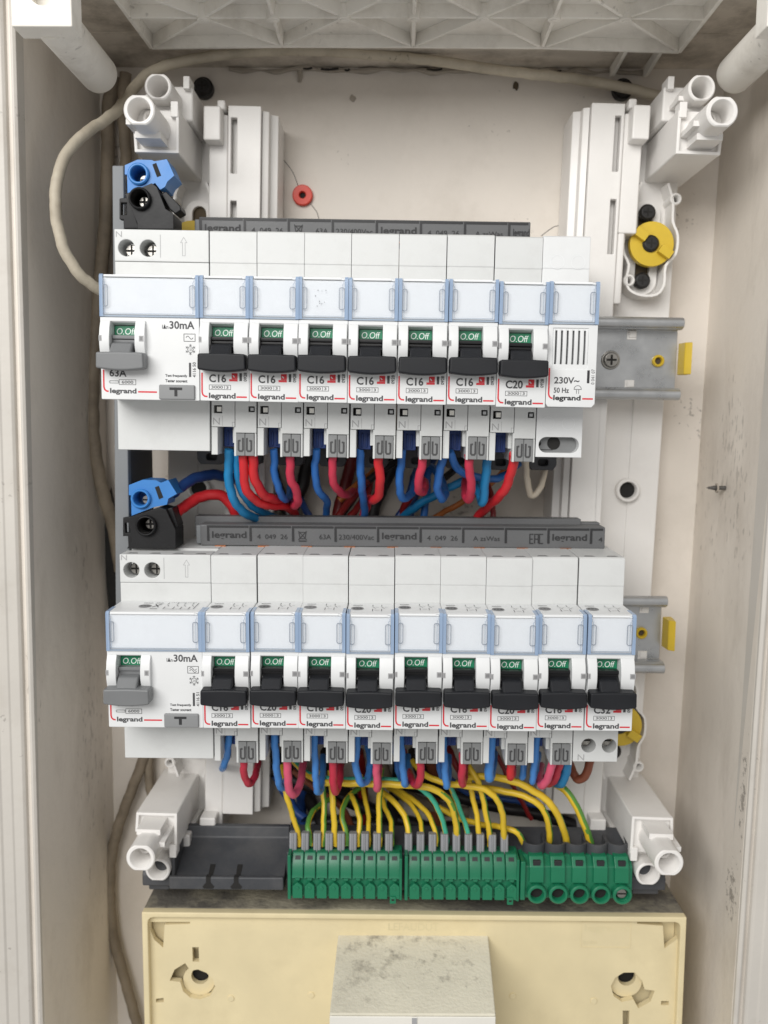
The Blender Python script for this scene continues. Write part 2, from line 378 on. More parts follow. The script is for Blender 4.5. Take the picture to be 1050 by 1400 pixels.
# back wall details: cracks in the paint and a small lump
m = MB(); m.hexa([(-46, 40, 150), (-29.4, 40, 150), (-34.6, -41, 150), (-46, -41, 150)][::-1], [(-46, 40, -340), (-33.5, 40, -340), (-38.6, -41, -340), (-46, -41, -340)][::-1])
struct('wall_left', m.mesh('wallside'))
m = MB(); m.hexa([(268, 40, 150), (256.5, 40, 150), (255.0, -41, 150), (268, -41, 150)], [(268, 40, -340), (244.2, 40, -340), (246.2, -41, -340), (268, -41, -340)])
struct('wall_right', m.mesh('wallside'))
m = MB(); m.box(-46, 268, 2, 40, 131.6, 137); m.box(-46, 268, -52, 2, 131.9, 137); struct('ceiling', m.mesh('grime'))

def frame(sgn, xt, xb, name, label):
    # painted sheet-metal door frame beside the niche: lip, groove, flats and steps (x measured outward from the niche)
    prof = [(0, -41), (0, -42.6), (1.1, -43.4), (2.0, -43.0), (2.4, -40.6), (4.0, -40.6), (4.4, -42.4), (5.4, -43.3), (9.0, -43.6), (9.6, -44.1),
            (13.2, -44.5), (14.0, -45.2), (18.5, -45.6), (19.4, -46.3), (60, -47.5), (60, -30), (0.05, -30)]
    m = MB()
    m.hexa([(xb - sgn * (0.6) - -sgn * -p[0] * 1 if False else xb + sgn * p[0], p[1], -345) for p in prof], [(xt + sgn * p[0], p[1], 150) for p in prof])
    o = obj(name, m.mesh('frame', bevel=0.25)); return tag(o, kind='structure', label=label)
frame(-1, -34.2, -38.8, 'door_frame', 'cream painted stepped metal frame left of the niche')
frame(1, 254.8, 246.4, 'door_frame', 'cream painted stepped metal frame right of the niche')

# cracks and marks on the back wall
for lab, pts in (('thin crack in the beige wall above the red plug', [(48.0, 99.4), (53.6, 92.1), (58.6, 85.6), (61.1, 79.4)]),
                 ('thin crack in the beige wall below the red plug', [(67.0, 71.2), (69.7, 67.6), (70.7, 64.6)]),
                 ('short dark crack in the beige wall beside the right bracket', [(174.1, 57.2), (180.0, 61.4), (185.9, 62.7), (189.1, 66.4)])):
    m = MB(); m.ribbon([tuple(p) for p in catmull([(a, 0, b) for a, b in pts], 3)] and [(p.x, p.z) for p in catmull([(a, 0, b) for a, b in pts], 3)], 0.28, 38.42)
    tag(obj('wall_crack', m.mesh('hole', flat=True)), lab, 'crack', 'cracks in the niche wall')
for (x, z, r, lab) in ((160.8, 124.0) + (1.6, 'dark brown insect stain high on the back wall near the cable'), (86.3, 118.1) + (1.4, 'small grey paint drip high on the back wall')):
    m = MB(); pts = [(x + r * (0.7 + 0.5 * random.random()) * math.cos(a), z + r * (0.8 + 0.8 * random.random()) * math.sin(a)) for a in [k * 0.6283 for k in range(10)]]
    m.prism(pts, 37.9, 38.45); tag(obj('wall_stain', m.mesh('mortar' if 'paint' in lab else 'brownhole', bevel=0.2)), lab, 'stain')
# mortar bead along the ceiling joint, with lumps
m = MB()
pts = [(30 + 188 * i / 26, 37.5 - random.random() * 0.8, 131.2 - random.random() * 2.2) for i in range(27)]
m.tube(pts, lambda t: 0.9 + 0.6 * math.sin(t * 61) * math.sin(t * 23), n=7, sub=4)
m.tube([(62, 37.6, 131), (62.5, 37.4, 128), (62.3, 37.8, 126.5), (62, 38, 125)], lambda t: 1.3 - 0.6 * t, n=7, sub=4)
tag(obj('mortar_joint', m.mesh('mortar')), 'rough mortar bead along the joint of back wall and ceiling', 'mortar', kind='structure')
m = MB()
for x0, x1, z0 in ((64, 68, 130.4), (72, 80, 130.2), (83, 85, 129.8), (120, 127, 130), (150, 171, 129.6), (176, 181, 129.4)):
    m.tube([(x0, 35.9, z0), ((x0 + x1) / 2, 35.6, z0 - 0.4), (x1, 35.9, z0 + 0.2)], 0.45, n=6, sub=3)
tag(obj('joint_gap', m.mesh('hole')), 'dark gaps broken out of the mortar joint under the ceiling', 'gap', kind='structure')

# red wall plug
t = thing('wall_plug', 'small round red plastic plug set in the back wall', 'wall plug', (63.3, 38.5, 74.8))
m = MB(); m.pipe((0, 0), -2.4, 1, 4.7, 1.5, n=22, floor=-0.4, fm=1); obj('collar', m.mesh(['red', 'hole']), t)
# screw tip poking through the right wall
t = thing('screw_tip', 'bare pointed screw tip poking out of the right wall', 'screw', (243.6, 4.0, -57.1))
m = MB(); m.cyl((9, 0, 0), (2.6, 0, 0), 1.2, 1.1, n=10); m.cyl((2.6, 0, 0), (-1.4, 0, 0), 1.1, 0.1, n=10)
for k in range(4): m.cyl((4.2 - k * 1.3, 0, 0), (3.8 - k * 1.3, 0, 0), 1.5 - 0.22 * k, n=10)
o = obj('shank', m.mesh('darksteel'), t); o.scale = (0.8, 0.8, 0.8); o.location.x += 0.001
m = MB(); pts = [(1.9 * (0.8 + 0.6 * random.random()) * math.cos(a), 2.2 * (0.8 + 0.5 * random.random()) * math.sin(a)) for a in [k * 0.7854 for k in range(8)]]
m.prism(pts, 0.0, 0.7, 'x'); obj('flaked_paint', m.mesh('mortar'), t, loc=(4.2, 0, 0))

# two dark screws holding the back panel at the ceiling corners
for (x, y, z), lab in (((18.4, 34.0, 121.8), 'dark round screw in the back wall beside the upper left bracket'), ((209.1, 34.0, 121.7), 'dark rusty screw in the back wall beside the upper right bracket')):
    t = thing('wall_screw', lab, 'screw', (x, y, z), group='dark screws in the back wall')
    m = MB(); m.cyl((0, 5, 0), (0, 1, 0), 4.6, n=20); m.cyl((0, 1, 0), (0, -1.2, 0), 3.9, 3.0, n=20); obj('head', m.mesh('blackscrew', bevel=0.2), t)
    m = MB(); m.box(-1.9, 1.9, -1.32, -0.9, -0.35, 0.35); m.box(-0.35, 0.35, -1.34, -0.9, -1.9, 1.9); obj('cross_recess', m.mesh('hole'), t)

# ------------------------------------------------------------------ ribbed cover above
cov = thing('ribbed_cover', 'old white ribbed plastic cover hanging across the top of the niche', 'cover', (114, -28, 129.6))
def lc(x, y, z): return (x - 114, y + 28, z - 129.6)
m = MB(); m.prism([(-110, 30), (110, 33), (112, -29), (-112, -29)], 0, 2, 'z'); obj('plate', m.mesh('ribbed'), cov)
nodes_b = [(4.1, 1.5), (58.8, -0.5), (113.0, -0.5), (166.5, 0.2), (224.4, 4.5)]
stars = [(31.6, -26.8), (85.7, -27.5), (139.0, -27.7), (193.6, -27.4)]
strs = [(58.6, -27.3), (112.6, -28.0), (166.2, -27.8)]
nodes_f = [(2.0, -56), (58.6, -55), (112.6, -55), (166.2, -55), (224.4, -56)]
def rib(a, b, w=2.0):
    ax, ay = a; bx, by = b; d = Vector((bx - ax, by - ay)); l = d.length; d.normalize(); n = Vector((-d.y, d.x))
    q = lambda s_, t_, z: (ax + d.x * t_ + n.x * s_ - 114, ay + d.y * t_ + n.y * s_ + 28, z)
    m = MB(); w2 = w * 0.35
    m.hexa([q(-w2, 0, -4.6), q(w2, 0, -4.6), q(w2, l, -4.6), q(-w2, l, -4.6)], [q(-w / 2 - .3, 0, 0.05), q(w / 2 + .3, 0, 0.05), q(w / 2 + .3, l, 0.05), q(-w / 2 - .3, l, 0.05)])
    obj('rib', m.mesh('ribbed', bevel=0.25), cov)
def short(a, b, k=0.03):
    return (a[0] + (b[0] - a[0]) * k, a[1] + (b[1] - a[1]) * k), (b[0] + (a[0] - b[0]) * k, b[1] + (a[1] - b[1]) * k)
for row in (nodes_b, nodes_f):
    for a, b in zip(row, row[1:]): rib(a, b, 2.4)
mid = sorted(stars + strs); mid = [(3.0, -27)] + mid + [(224.4, -26.5)]
for a, b in zip(mid, mid[1:]): rib(*short(a, b, 0.02))
rib(nodes_b[0], nodes_f[0], 2.4); rib(nodes_b[-1], nodes_f[-1], 2.4)
for i, s_ in enumerate(stars):
    for n_ in (nodes_b[i], nodes_b[i + 1], nodes_f[i], nodes_f[i + 1]): rib(*short(s_, n_, 0.05))
for i, s_ in enumerate(strs):
    for n_ in (nodes_b[i + 1], nodes_f[i + 1]): rib(*short(s_, n_, 0.05))
for s_ in stars + strs:
    m = MB(); x, y, z = lc(s_[0], s_[1], 0); m.cyl((x, y, -5.4), (x, y, 0), 2.5, 2.9, n=18); m.cyl((x, y, -5.7), (x, y, -5.3), 1.3, 1.3, n=14)
    obj('boss', m.mesh('ribbed', bevel=0.25), cov)
# two mounting ears behind the ribbed plate
for x in (202.5, 217.5):
    m = MB(); m.prism([(4, -1), (34, -1), (34, -5.5), (30, -6), (4, -4)], x - 114, x - 112.4, 'x'); o = obj('gusset', m.mesh('ribbed', bevel=0.2), cov); o.location = Vector((0, 28, 2)) * S
# corner pegs with their blocks
for sx, cx, cz, px_ in ((-1, -12.2, 108.0, (-22.3, -2.0)), (1, 240.0, 108.5, (228.3, 252))):
    pg = thing('corner_peg', ('left' if sx < 0 else 'right') + ' round white corner peg with drilled block hanging from the ribbed cover', 'peg', (cx, -40, cz), group='corner pegs of the ribbed cover')
    m = MB(); n = 28
    m.tube([(0, -28, 0), (0, 0, 0), (0, 16, 0), (0, 22, 0), (0, 25, 0)], lambda t: 7.4 if t < 0.72 else 7.4 * math.sqrt(max(0.02, 1 - ((t - 0.72) / 0.285) ** 2.6)), n=n, sub=5)
    obj('peg', m.mesh('ribbed', angle=60), pg)
    m = MB(); m.prism(rect(px_[0] - cx, px_[1] - cx, -6.5, 22), -36, -26, 'y', holes=[circ(0.5, 4.5, 4.2, 24)])
    m.box(px_[0] - cx + 2, px_[1] - cx - 2, -30, -26.2, -2, 12); obj('drilled_block', m.mesh('ribbed', bevel=0.5), pg)

# ------------------------------------------------------------------ mounting brackets (white chassis)
def bracket(sx, loc, th, label):
    b = thing('mounting_bracket', label, 'bracket', loc, (0, th, 0), 'white mounting brackets')
    X = lambda a: sx * a
    def bx(m, x0, x1, y0, y1, z0, z1, k=0): m.box(min(X(x0), X(x1)), max(X(x0), X(x1)), y0, y1, z0, z1, k)
    m = MB(); bx(m, -24, 5.5, 24, 38, -156, 160)
    bx(m, -8.6, 5.4, 23.2, 24.5, -70, 55)
    obj('base_plate', m.mesh('bracket', bevel=0.6), b)
    # stepped column with slots
    m = MB()
    pr = [(X(-44.4), 38), (X(-44.4), 17), (X(-41.2), 16), (X(-41), 12), (X(-38.2), 11), (X(-38), 38)]
    m.prism(pr, -150, 164.5, 'z')
    sl = []
    for zz in (148.5, 114, -112, -148): sl.append([(X(p), q) for p, q in rect(-27.8, -25.2, zz - 11, zz + 12 if zz < 0 or zz > 120 else zz + 12)])
    sl = [h for h in sl if min(q for p, q in h) > -149.5]
    m.prism([(X(p), q) for p, q in rect(-38, -23.9, -150, 165.5)], 8.3, 11.5, 'y', holes=sl)
    m.box(min(X(-38), X(-36)), max(X(-38), X(-36)), 11, 38, -150, 165); m.box(min(X(-25), X(-23.9)), max(X(-25), X(-23.9)), 11, 38, -150, 165)
    bx(m, -36, -25, 13.5, 24, -150, 165)
    obj('column', m.mesh('bracket', bevel=0.35), b)
    # boss with dark hole half-way
    m = MB(); m.pipe((X(-9.3), 0), 19.6, 24.5, 5.4, 3.9, n=22, floor=22.9, fm=1); obj('hole_boss', m.mesh(['bracket', 'hole']), b)
    for sz in (1, -1):
        Z = lambda a: sz * a
        def bz(m, x0, x1, y0, y1, z0, z1): bx(m, x0, x1, y0, y1, min(Z(z0), Z(z1)), max(Z(z0), Z(z1)))
        m = MB()
        bz(m, -23.8, -15.5, 9.2, 30, 112, 162); bz(m, -23.8, -20.4, 9.4, 30, 82, 112.2); bz(m, -22, -14.7, 1.5, 14, 149, 163); bz(m, -23, -19.5, 6, 20, 163, 167)
        obj('side_rib', m.mesh('bracket', bevel=0.8), b)
        m = MB()
        bz(m, -9.6, 8.4, -18, 30, 137.5, 154.5)                     # post body
        obj('post_block', m.mesh('bracket', bevel=0.9), b)
        m = MB()
        bz(m, -11.6, 5.0, -4, 30, 154.7, 168.5)
        obj('small_post_block', m.mesh('bracket', bevel=0.9), b)
        # raised rim of the post face
        m = MB(); q = [(X(p), Z(r)) for p, r in ((-9.0, 154), (-9.0, 137.9), (7.4, 137.9), (7.9, 146))]
        m.ribbon(q, 1.3, -20, thick=3); 
        m.box(min(X(-9.4), X(-6.4)), max(X(-9.4), X(-6.4)), -20.5, -14, min(Z(151), Z(157)), max(Z(151), Z(157)))
        m.box(min(X(-10.8), X(-8.2)), max(X(-10.8), X(-8.2)), -7, 2, min(Z(166.5), Z(171.5)), max(Z(166.5), Z(171.5)))
        obj('post_rim', m.mesh('bracket', bevel=0.3), b)
        m = MB(); m.pipe((0, 0), -42, -16, 5.9, 4.15, n=28, floor=-30, fm=1, sq=0.90); m.box(-7.6, -4.4, -33, -16, -2.6, -0.6); m.box(-5.0, 5.0, -30, -16, -6.6, -4.2)
        m.pipe((X(-1.2), 0.6), -31.5, -24, 3.0, 1.5, n=18, floor=-26)
        tb = obj('fixing_tube', m.mesh('bracket'), b, loc=(0, 0, Z(146.4)))
        if sz < 0: tb.rotation_euler = (0, math.pi, 0)
        m = MB(); m.pipe((0, 0), -23, 2, 5.3, 4.0, n=28, floor=-6, fm=1, sq=0.90); m.box(-6.8, -4.2, -16, 0, -2.6, -0.8); m.box(-4.6, 4.6, -14, 0, -6.0, -3.8)
        tb = obj('fixing_tube', m.mesh('bracket'), b, loc=(X(-2.0), 0, Z(161.5)))
        if sz < 0: tb.rotation_euler = (0, math.pi, 0)
        # fixing point: rim, slot, screws, yellow quarter-turn lock
        zc = 108.8; xc = -8.0
        rim = [(xc - 5.5, zc + 26), (xc - 7.8, zc + 19), (xc - 8.0, zc + 9), (xc - 11.2, zc + 5), (xc - 11.8, zc - 3), (xc - 9.0, zc - 9), (xc - 9.6, zc - 15), (xc - 8.3, zc - 19.5),
               (xc - 3, zc - 22), (xc + 4, zc - 21.5), (xc + 7.0, zc - 17), (xc + 7.2, zc - 9), (xc + 11.2, zc - 4), (xc + 11.6, zc + 4), (xc + 9.0, zc + 10), (xc + 8.6, zc + 18), (xc + 6.0, zc + 26)]
        m = MB(); pp = [(p.x, p.z) for p in catmull([(X(a), 0, Z(c_)) for a, c_ in rim], 3)]
        m.ribbon(pp, 1.0, 13.5, thick=11)
        for (a, c_) in ((xc + 9.8, zc + 19.5), (xc - 8.4, zc - 15.8)): m.pipe((X(a), Z(c_)), 13.2, 24, 2.6, 1.5, n=16, floor=20, fm=1)
        obj('lock_rim', m.mesh(['bracket', 'brownhole']), b)
        m = MB(); m.prism([(X(a), Z(c_)) for a, c_ in circ(xc - 0.6, zc + 14, 6.4, 12, 0, math.pi) + circ(xc - 0.6, zc - 14.5, 6.4, 12, math.pi, 2 * math.pi)], 21.5, 24.5, 'y',
                          holes=[[(X(a), Z(c_)) for a, c_ in circ(xc - 0.9, zc + 14.5, 3.1, 10, 0, math.pi) + circ(xc - 0.9, zc - 14.5, 3.1, 10, math.pi, 2 * math.pi)]])
        obj('slotted_pad', m.mesh('bracket', bevel=0.4), b)
        m = MB(); m.box(X(xc - 0.9) - 3.3, X(xc - 0.9) + 3.3, 23.8, 24.2, min(Z(zc - 18), Z(zc + 18)), max(Z(zc - 18), Z(zc + 18))); obj('slot', m.mesh('brownhole'), b)
        lk = MB(); lk.prism(circ(0, 0, 9.6, 36), 13.2, 17, 'y', holes=[circ(-0.6, 0.2, 3.6, 18)])
        a = math.radians(-33)
        for k in (6.6, -6.6):
            cx_, cz_ = k * math.cos(a) * sx, k * math.sin(a); dx, dz = math.cos(a) * sx, math.sin(a)
            pr = [(cx_ + dx * e + -dz * g, cz_ + dz * e + dx * g) for e, g in ((-2.9, -1.9), (2.9, -1.9), (2.9, 1.9), (-2.9, 1.9))]
            lk.prism(pr, 9.9, 13.4)
        lo = obj('quarter_turn_lock', lk.mesh('yellow', bevel=0.45), b, loc=(X(xc + 0.5), 0, Z(zc)))
        for (a, c_) in (((xc - 0.9), zc + 14.5), (xc - 0.2, zc), (xc - 1.4, zc - 15)):
            if sx < 0 and sz > 0 and c_ > zc + 5: continue
            m = MB(); m.cyl((0, 4, 0), (0, 0.9, 0), 3.4, 3.7, n=18); m.cyl((0, 0.9, 0), (0, 0, 0), 3.7, 2.7, n=18)
            m2 = MB(); m2.box(-1.9, 1.9, -0.12, 0.5, -0.35, 0.35); m2.box(-0.35, 0.35, -0.16, 0.5, -1.9, 1.9)
            s_ = obj('screw', m.mesh('blackscrew', bevel=0.2), b, loc=(X(a), 11.5 if c_ == zc else 17.5, Z(c_)))
            obj('cross_recess', m2.mesh('hole'), s_)
    return b
bracket(1, (222.9, 0, -60), 0.028, 'right white plastic mounting bracket with two yellow quarter-turn locks')
bracket(-1, (7.05, 0, -60), 0.0217, 'left white plastic mounting bracket half hidden behind the residual current switches')

# ------------------------------------------------------------------ DIN rails
ROW = {1: ((0.01, 0.0, 1.06), (0.01177, 0.01173, 0)), 2: ((-0.74, -0.40, -121.74), (0.00795, 0.00185, 0))}
def at(row, x, y=0.0, z=0.0):
    o, e = ROW[row]; M_ = Matrix.Rotation(e[1], 3, 'Y') @ Matrix.Rotation(e[0], 3, 'X')
    return tuple(Vector(o) + M_ @ Vector((x, y, z)))
def rail(row, x1, label, holes, screw):
    r = thing('din_rail', label, 'rail', at(row, 0), ROW[row][1], 'mounting rails')
    m = MB(); w = 0.9
    pr = [(0, 17.5), (0, 13.0), (6.6, 13.0), (6.6, -13.0), (0, -13.0), (0, -17.5), (w, -17.5), (w, -13.9), (7.5, -13.9), (7.5, 13.9), (w, 13.9), (w, 17.5)]
    pr = [(0, 17.5), (0, 12.6), (w, 12.3), (6.6, 12.6), (6.6, -12.6), (w, -12.3), (0, -12.6), (0, -17.5), (w, -17.5), (w, -13.4), (7.5, -13.6), (7.5, 13.6), (w, 13.4), (w, 17.5)]
    m.prism(pr, -14, x1, 'x'); obj('channel', m.mesh('zinc', bevel=0.35), r)
    for zz in (15.1, -15.1):
        m = MB(); m.cyl((-14, 0.6, zz), (x1 + 0.2, 0.6, zz), 2.35, n=16); obj('flange', m.mesh('zinc', bevel=0.3), r)
    for (x, z) in holes:
        m = MB(); m.box(x - 2.1, x + 2.1, 6.2, 6.7, z - 2.0, z + 2.0); m.box(x - 1.2, x + 1.9, 5.6, 6.4, z - 1.0, z + 1.7); obj('rail_tab', m.mesh('bracket', bevel=0.2), r)
    xs, xp = screw
    if xs:
        m = MB(); m.cyl((xs, 6.6, -0.5), (xs, 5.6, -0.5), 4.2, 3.9, n=24); m.cyl((xs, 5.6, -0.5), (xs, 4.4, -0.5), 3.5, 2.9, n=20)
        so = obj('rail_screw', m.mesh('screw', bevel=0.2), r)
        m = MB(); m.box(xs - 2.2, xs + 2.2, 4.3, 4.7, -0.95, -0.05); m.box(xs - 0.45, xs + 0.45, 4.26, 4.7, -2.7, 1.7); obj('cross_recess', m.mesh('hole'), so)
    m = MB(); m.pipe((xp, -0.6), 4.6, 6.6, 2.6, 1.5, n=20, floor=6.5, fm=1); obj('yellow_rivet', m.mesh(['yellow', 'brownhole']), r)
    m = MB(); m.prism([(x1 + 0.3, 6), (x1 + 0.8, -1.5), (x1 + 3.4, -3.5), (x1 + 4.2, 3.0), (x1 + 4.2, 6)], -6.5, 7.0, 'z'); obj('end_stop', m.mesh('yellow', bevel=0.4), r)
rail(1, 229.0, 'upper galvanised mounting rail with a yellow end stop on the right', ((209, 10.4), (209, -11.0)), (200.3, 220.8))
rail(2, 227.4, 'lower galvanised mounting rail with a yellow end stop on the right', ((219.5, 10.4), (219.5, -11.0)), (None, 218.5))

# ------------------------------------------------------------------ modular devices
MW = 17.872; NY = -62.38
_cache = {}
def cached(key, fn):
    if key not in _cache: _cache[key] = fn()
    return _cache[key]
def part(name, key, fn, parent, loc=None):
    me = cached(key, fn); return obj(name, me, parent, loc)

def logo(m, x0, x1, z0, z1, y, k): m.text('legrand', x0, x1, z0, z1, y, k, bold=0.034)
def redline(m, xa, za, xb, zb, xc, xd, k, w=0.55):
    pts = [(xa, za), (xa, zb + 1.6), (xa + 0.25, zb + 0.7), (xa + 0.9, zb + 0.12), (xb, zb)]
    m.ribbon(pts, w, NY - 0.06, k); m.ribbon([(xc, zb), (xd, zb)], w, NY - 0.06, k)

def upper_shoulder(m, w, top, x0=0.1):
    m.prism([(0, top), (-43.2, top), (-44.1, top - 0.6), (-44.1, 30.3), (-43.85, 30.1), (-43.85, 21.4), (0, 21.4)], x0, w - 0.1, 'x')

def notches(m, w, n, top):
    for i in range(n):
        x = w * (i + 0.5) / n
        m.hexa([(x - 2.3, -41.8, top + 0.03), (x + 2.3, -41.8, top + 0.03), (x + 1.4, -39.6, top + 0.03), (x - 1.4, -39.6, top + 0.03)],
               [(x - 2.3, -41.8, top + 0.05), (x + 2.3, -41.8, top + 0.05), (x + 1.4, -39.6, top + 0.05), (x - 1.4, -39.6, top + 0.05)])

def top_print(m, w, wide, k=0):
    # tiny diagram printed on the sloping top of the nose (z = 22.9)
    z = 22.97
    def seg(x0, y0, x1, y1, t=0.22):
        d = Vector((x1 - x0, y1 - y0)).normalized(); n = Vector((-d.y, d.x)) * t / 2
        m.f([m.v((x0 + n.x, y0 + n.y, z)), m.v((x1 + n.x, y1 + n.y, z)), m.v((x1 - n.x, y1 - n.y, z)), m.v((x0 - n.x, y0 - n.y, z))], k)
    ox = 3.8 if not wide else 12.0
    n = 18
    m.f([m.v((ox + 2.4 * math.cos(6.283 * i / n), -52.5 + 2.6 * math.sin(6.283 * i / n), z)) for i in range(n)], 1)
    for q in (-1.2, 0, 1.2): seg(ox + q - 0.45, -52.5, ox + q + 0.45, -52.5, 1.3)
    seg(ox - 1.8, -47.4, ox + 1.8, -47.4, 0.5)
    if not wide:
        for x in (9.6, 13.0):
            seg(x, -46.5, x, -49.2); seg(x, -50.2, x + 1.2, -52.6); seg(x, -53.4, x, -57.0); seg(x + 1.2, -50.6, x + 2.2, -50.6)
        seg(10.4, -55.4, 12.2, -55.4)
    else:
        for x in (20.0, 23.6, 26.4, 29.5):
            seg(x, -46.5, x, -49.4); seg(x, -50.3, x + 1.2, -52.8); seg(x, -53.6, x, -57.4)
        seg(20.4, -57.4, 30.6, -57.4); seg(20.4, -46.2, 30.6, -46.2); seg(31.4, -46.4, 31.4, -57.2); seg(15.0, -47.2, 17.8, -47.2, 0.5); seg(15.0, -57.0, 17.8, -57.0, 0.5)
        seg(15.2, -49.0, 17.6, -54.5, 0.4); seg(17.6, -49.0, 15.2, -54.5, 0.4)

def label_holder(w):
    m = MB(); m.box(0.1, w - 0.1, -61.2, -44.05, 7.95, 22.8); return m.mesh('front', bevel=0.3)
def label_card(w):
    m = MB(); m.box(1.3, w - 1.3, -61.75, -61.3, 8.9, 21.9); m.box(1.7, w - 2.6, -62.75, -61.3, 22.0, 22.75)
    m.prism([(w - 2.7, 22.75), (w - 1.5, 22.2), (w - 1.5, 21.8), (w - 2.7, 21.95)], -62.6, -61.4); return m.mesh('card', bevel=0.15)
def label_cover(w):
    m = MB()
    m.box(1.35, w - 1.35, -62.72, -62.35, 8.7, 21.6, 0)                       # clear pane
    for x0, x1 in ((0.08, 1.3), (w - 1.3, w - 0.08)):
        m.prism([(-62.9, 8.0), (-62.9, 22.2), (-62.2, 23.0), (-54, 22.95), (-54, 8.0)], x0, x1, 'x', m=1)
    m.box(1.3, w - 1.3, -62.9, -62.0, 8.0, 8.6, 2)
    for x0, x1 in ((1.4, 3.0), (w - 3.3, w - 1.4)):
        m.ribbon(rrect(x0, x1, 11.6, 19.2, 0.6, 3), 0.26, -62.98, 3, closed=True, thick=0.25)
    m.ribbon([(1.5, 21.4), (1.5, 20.6), (2.0, 20.2), (2.0, 9.2), (w - 2.2, 9.2), (w - 2.2, 20.2), (w - 1.7, 20.6), (w - 1.7, 21.4)], 0.16, -62.86, 2, thick=0.12)
    return m.mesh(['clear', 'clearblue', 'clearrim', 'cliprim'])

def face_plate(w, rx0, rx1, notch=True):
    m = MB()
    prof = [(0.08, -21.2), (0.3, -21.45), (w - 0.3, -21.45), (w - 0.08, -21.2), (w - 0.08, 7.85), (0.08, 7.85)]
    m.prism(prof, NY, -50.5, 'y', holes=[rect(rx0, rx1, -5.2, 6.4)])
    m.box(0.2, w - 0.2, -50.6, -44.05, -21.3, 7.8)
    # sloped lip at the top of the recess
    m.hexa([(rx0, NY + 0.4, 6.5), (rx1, NY + 0.4, 6.5), (rx1, -55, 6.5), (rx0, -55, 6.5)], [(rx0, NY + 0.4, 6.1), (rx1, NY + 0.4, 6.1), (rx1, -55, 4.7), (rx0, -55, 4.7)])
    return m.mesh('front', bevel=0.18)
def cheeks(x0, rx0, rx1, x1):
    m = MB()
    pr = [(NY + 0.4, 6.8), (NY - 0.5, 6.6), (NY - 1.7, 4.0), (NY - 2.3, 1.0), (NY - 2.3, -2.0), (NY - 1.6, -4.8), (NY - 0.4, -6.8), (NY + 0.4, -7.0)]
    for a, b in ((x0, rx0 - 0.02), (rx1 + 0.02, x1)):
        m.prism(pr, a, b, 'x')
    return m.mesh('front', bevel=0.3, angle=50)
def latch(xs):
    m = MB()
    for a, b in xs: m.box(a, b, NY - 2.42, NY - 1.0, -0.75, 1.25, 0); m.box(a + 0.35, b - 0.35, NY - 2.46, NY - 1.0, -0.4, 0.9, 1)
    return m.mesh(['inklight', 'slot'])
def indicator(x0, x1):
    m = MB(); m.box(x0, x1, -58.6, -56.5, 0.2, 5.1, 0)
    m.text('O.Off', x0 + 0.8, x1 - 0.8, 2.0, 4.3, -58.66, 1, bold=0.0, shear=0.15); return m.mesh(['green', 'inkwhite'], flat=False)
def toggle(x0, x1, s0, s1, gap_key):
    m = MB(); n = 10
    w = x1 - x0; cx = (x0 + x1) / 2
    top = -4.9
    prof = [(x0 + 0.2, top + 0.0), (cx, top + 0.25), (x1 - 0.2, top)] + [(x1 - 0.1 - (w - 0.2) * i / n, -10.5 - 0.75 * math.sin(math.pi * i / n)) for i in range(n + 1)]
    m.prism(prof, -69.0, -63.2, 'y')
    m.prism([(-68.0, -5.2), (-64.6, -1.4), (-58, -0.6), (-58, -6), (-63, -6)], s0 + 0.6, s1 - 0.6, 'x')
    return m.mesh(gap_key, bevel=0.7, seg=3)
def drum(x0, x1, mt):
    m = MB()
    pr = [(-52, 0.5)] + [(-54.5 - 7.6 * math.cos(a), -2.2 + 7.6 * math.sin(a) * 0.42) for a in [math.radians(80 - 16 * k) for k in range(11)]] + [(-52, -5)]
    m.prism(pr, x0 + 0.05, x1 - 0.05, 'x')
    m.box(x0 + 0.1, x1 - 0.1, -57.5, -51, 0.0, 6.4)
    m.box(x0 + 0.15, x1 - 0.15, -61.9, -57, 0.2, 1.55); m.box(x0 + 0.15, x1 - 0.15, -61.2, -57, -1.6, 0.1)
    return m.mesh(mt, bevel=0.2)

def clamp_u(m, cx, z0, z1, y, k):
    for s_ in (-1, 1):
        xa = cx + s_ * 0.75; xb = cx + s_ * 2.45
        m.ribbon([(xa, z1), (xa, z0 + 0.5), (xa + s_ * 0.4, z0), (xb - s_ * 0.4, z0), (xb, z0 + 0.5), (xb, z1 - 1.2), (xb - s_ * 0.75, z1 - 1.0)], 0.7, y, k, thick=0.06)

def lower_terminals(mb_white):
    m = mb_white
    # left (neutral) block with a test window, right (phase) block framing the grey clamp
    m.prism(rect(0.4, 9.35, -31.2, -21.4), -44, -31, 'y', holes=[rect(1.3, 4.5, -26.0, -23.0)])
    m.box(0.2, 2.6, -43.2, -20, -42.0, -31.3)
    m.prism(rect(9.55, 17.7, -33.4, -21.4), -44.1, -31, 'y', holes=[rect(14.6, 17.0, -25.4, -23.2)])
    m.box(9.1, 9.95, -44, -20, -42.4, -31.3); m.box(16.95, 17.7, -44, -20, -42.4, -33.5)
    m.box(9.95, 16.95, -30, -20, -42.2, -33.5); m.box(0.4, 17.7, -23.5, -0.5, -36, -21.4); m.box(9.3, 17.6, -20, -8, -40.8, -33.5)
    m.box(7.9, 9.2, -40, -20, -37.5, -31.3)
    m.text('N', 1.0, 3.6, -30.4, -27.8, -44.05, 1); m.ribbon([(4.6, -27.0), (4.6, -30.8)], 0.14, -44.03, 1); m.ribbon([(8.4, -31.1), (8.4, -29.4), (9.4, -29.4)], 0.18, -44.03, 1)

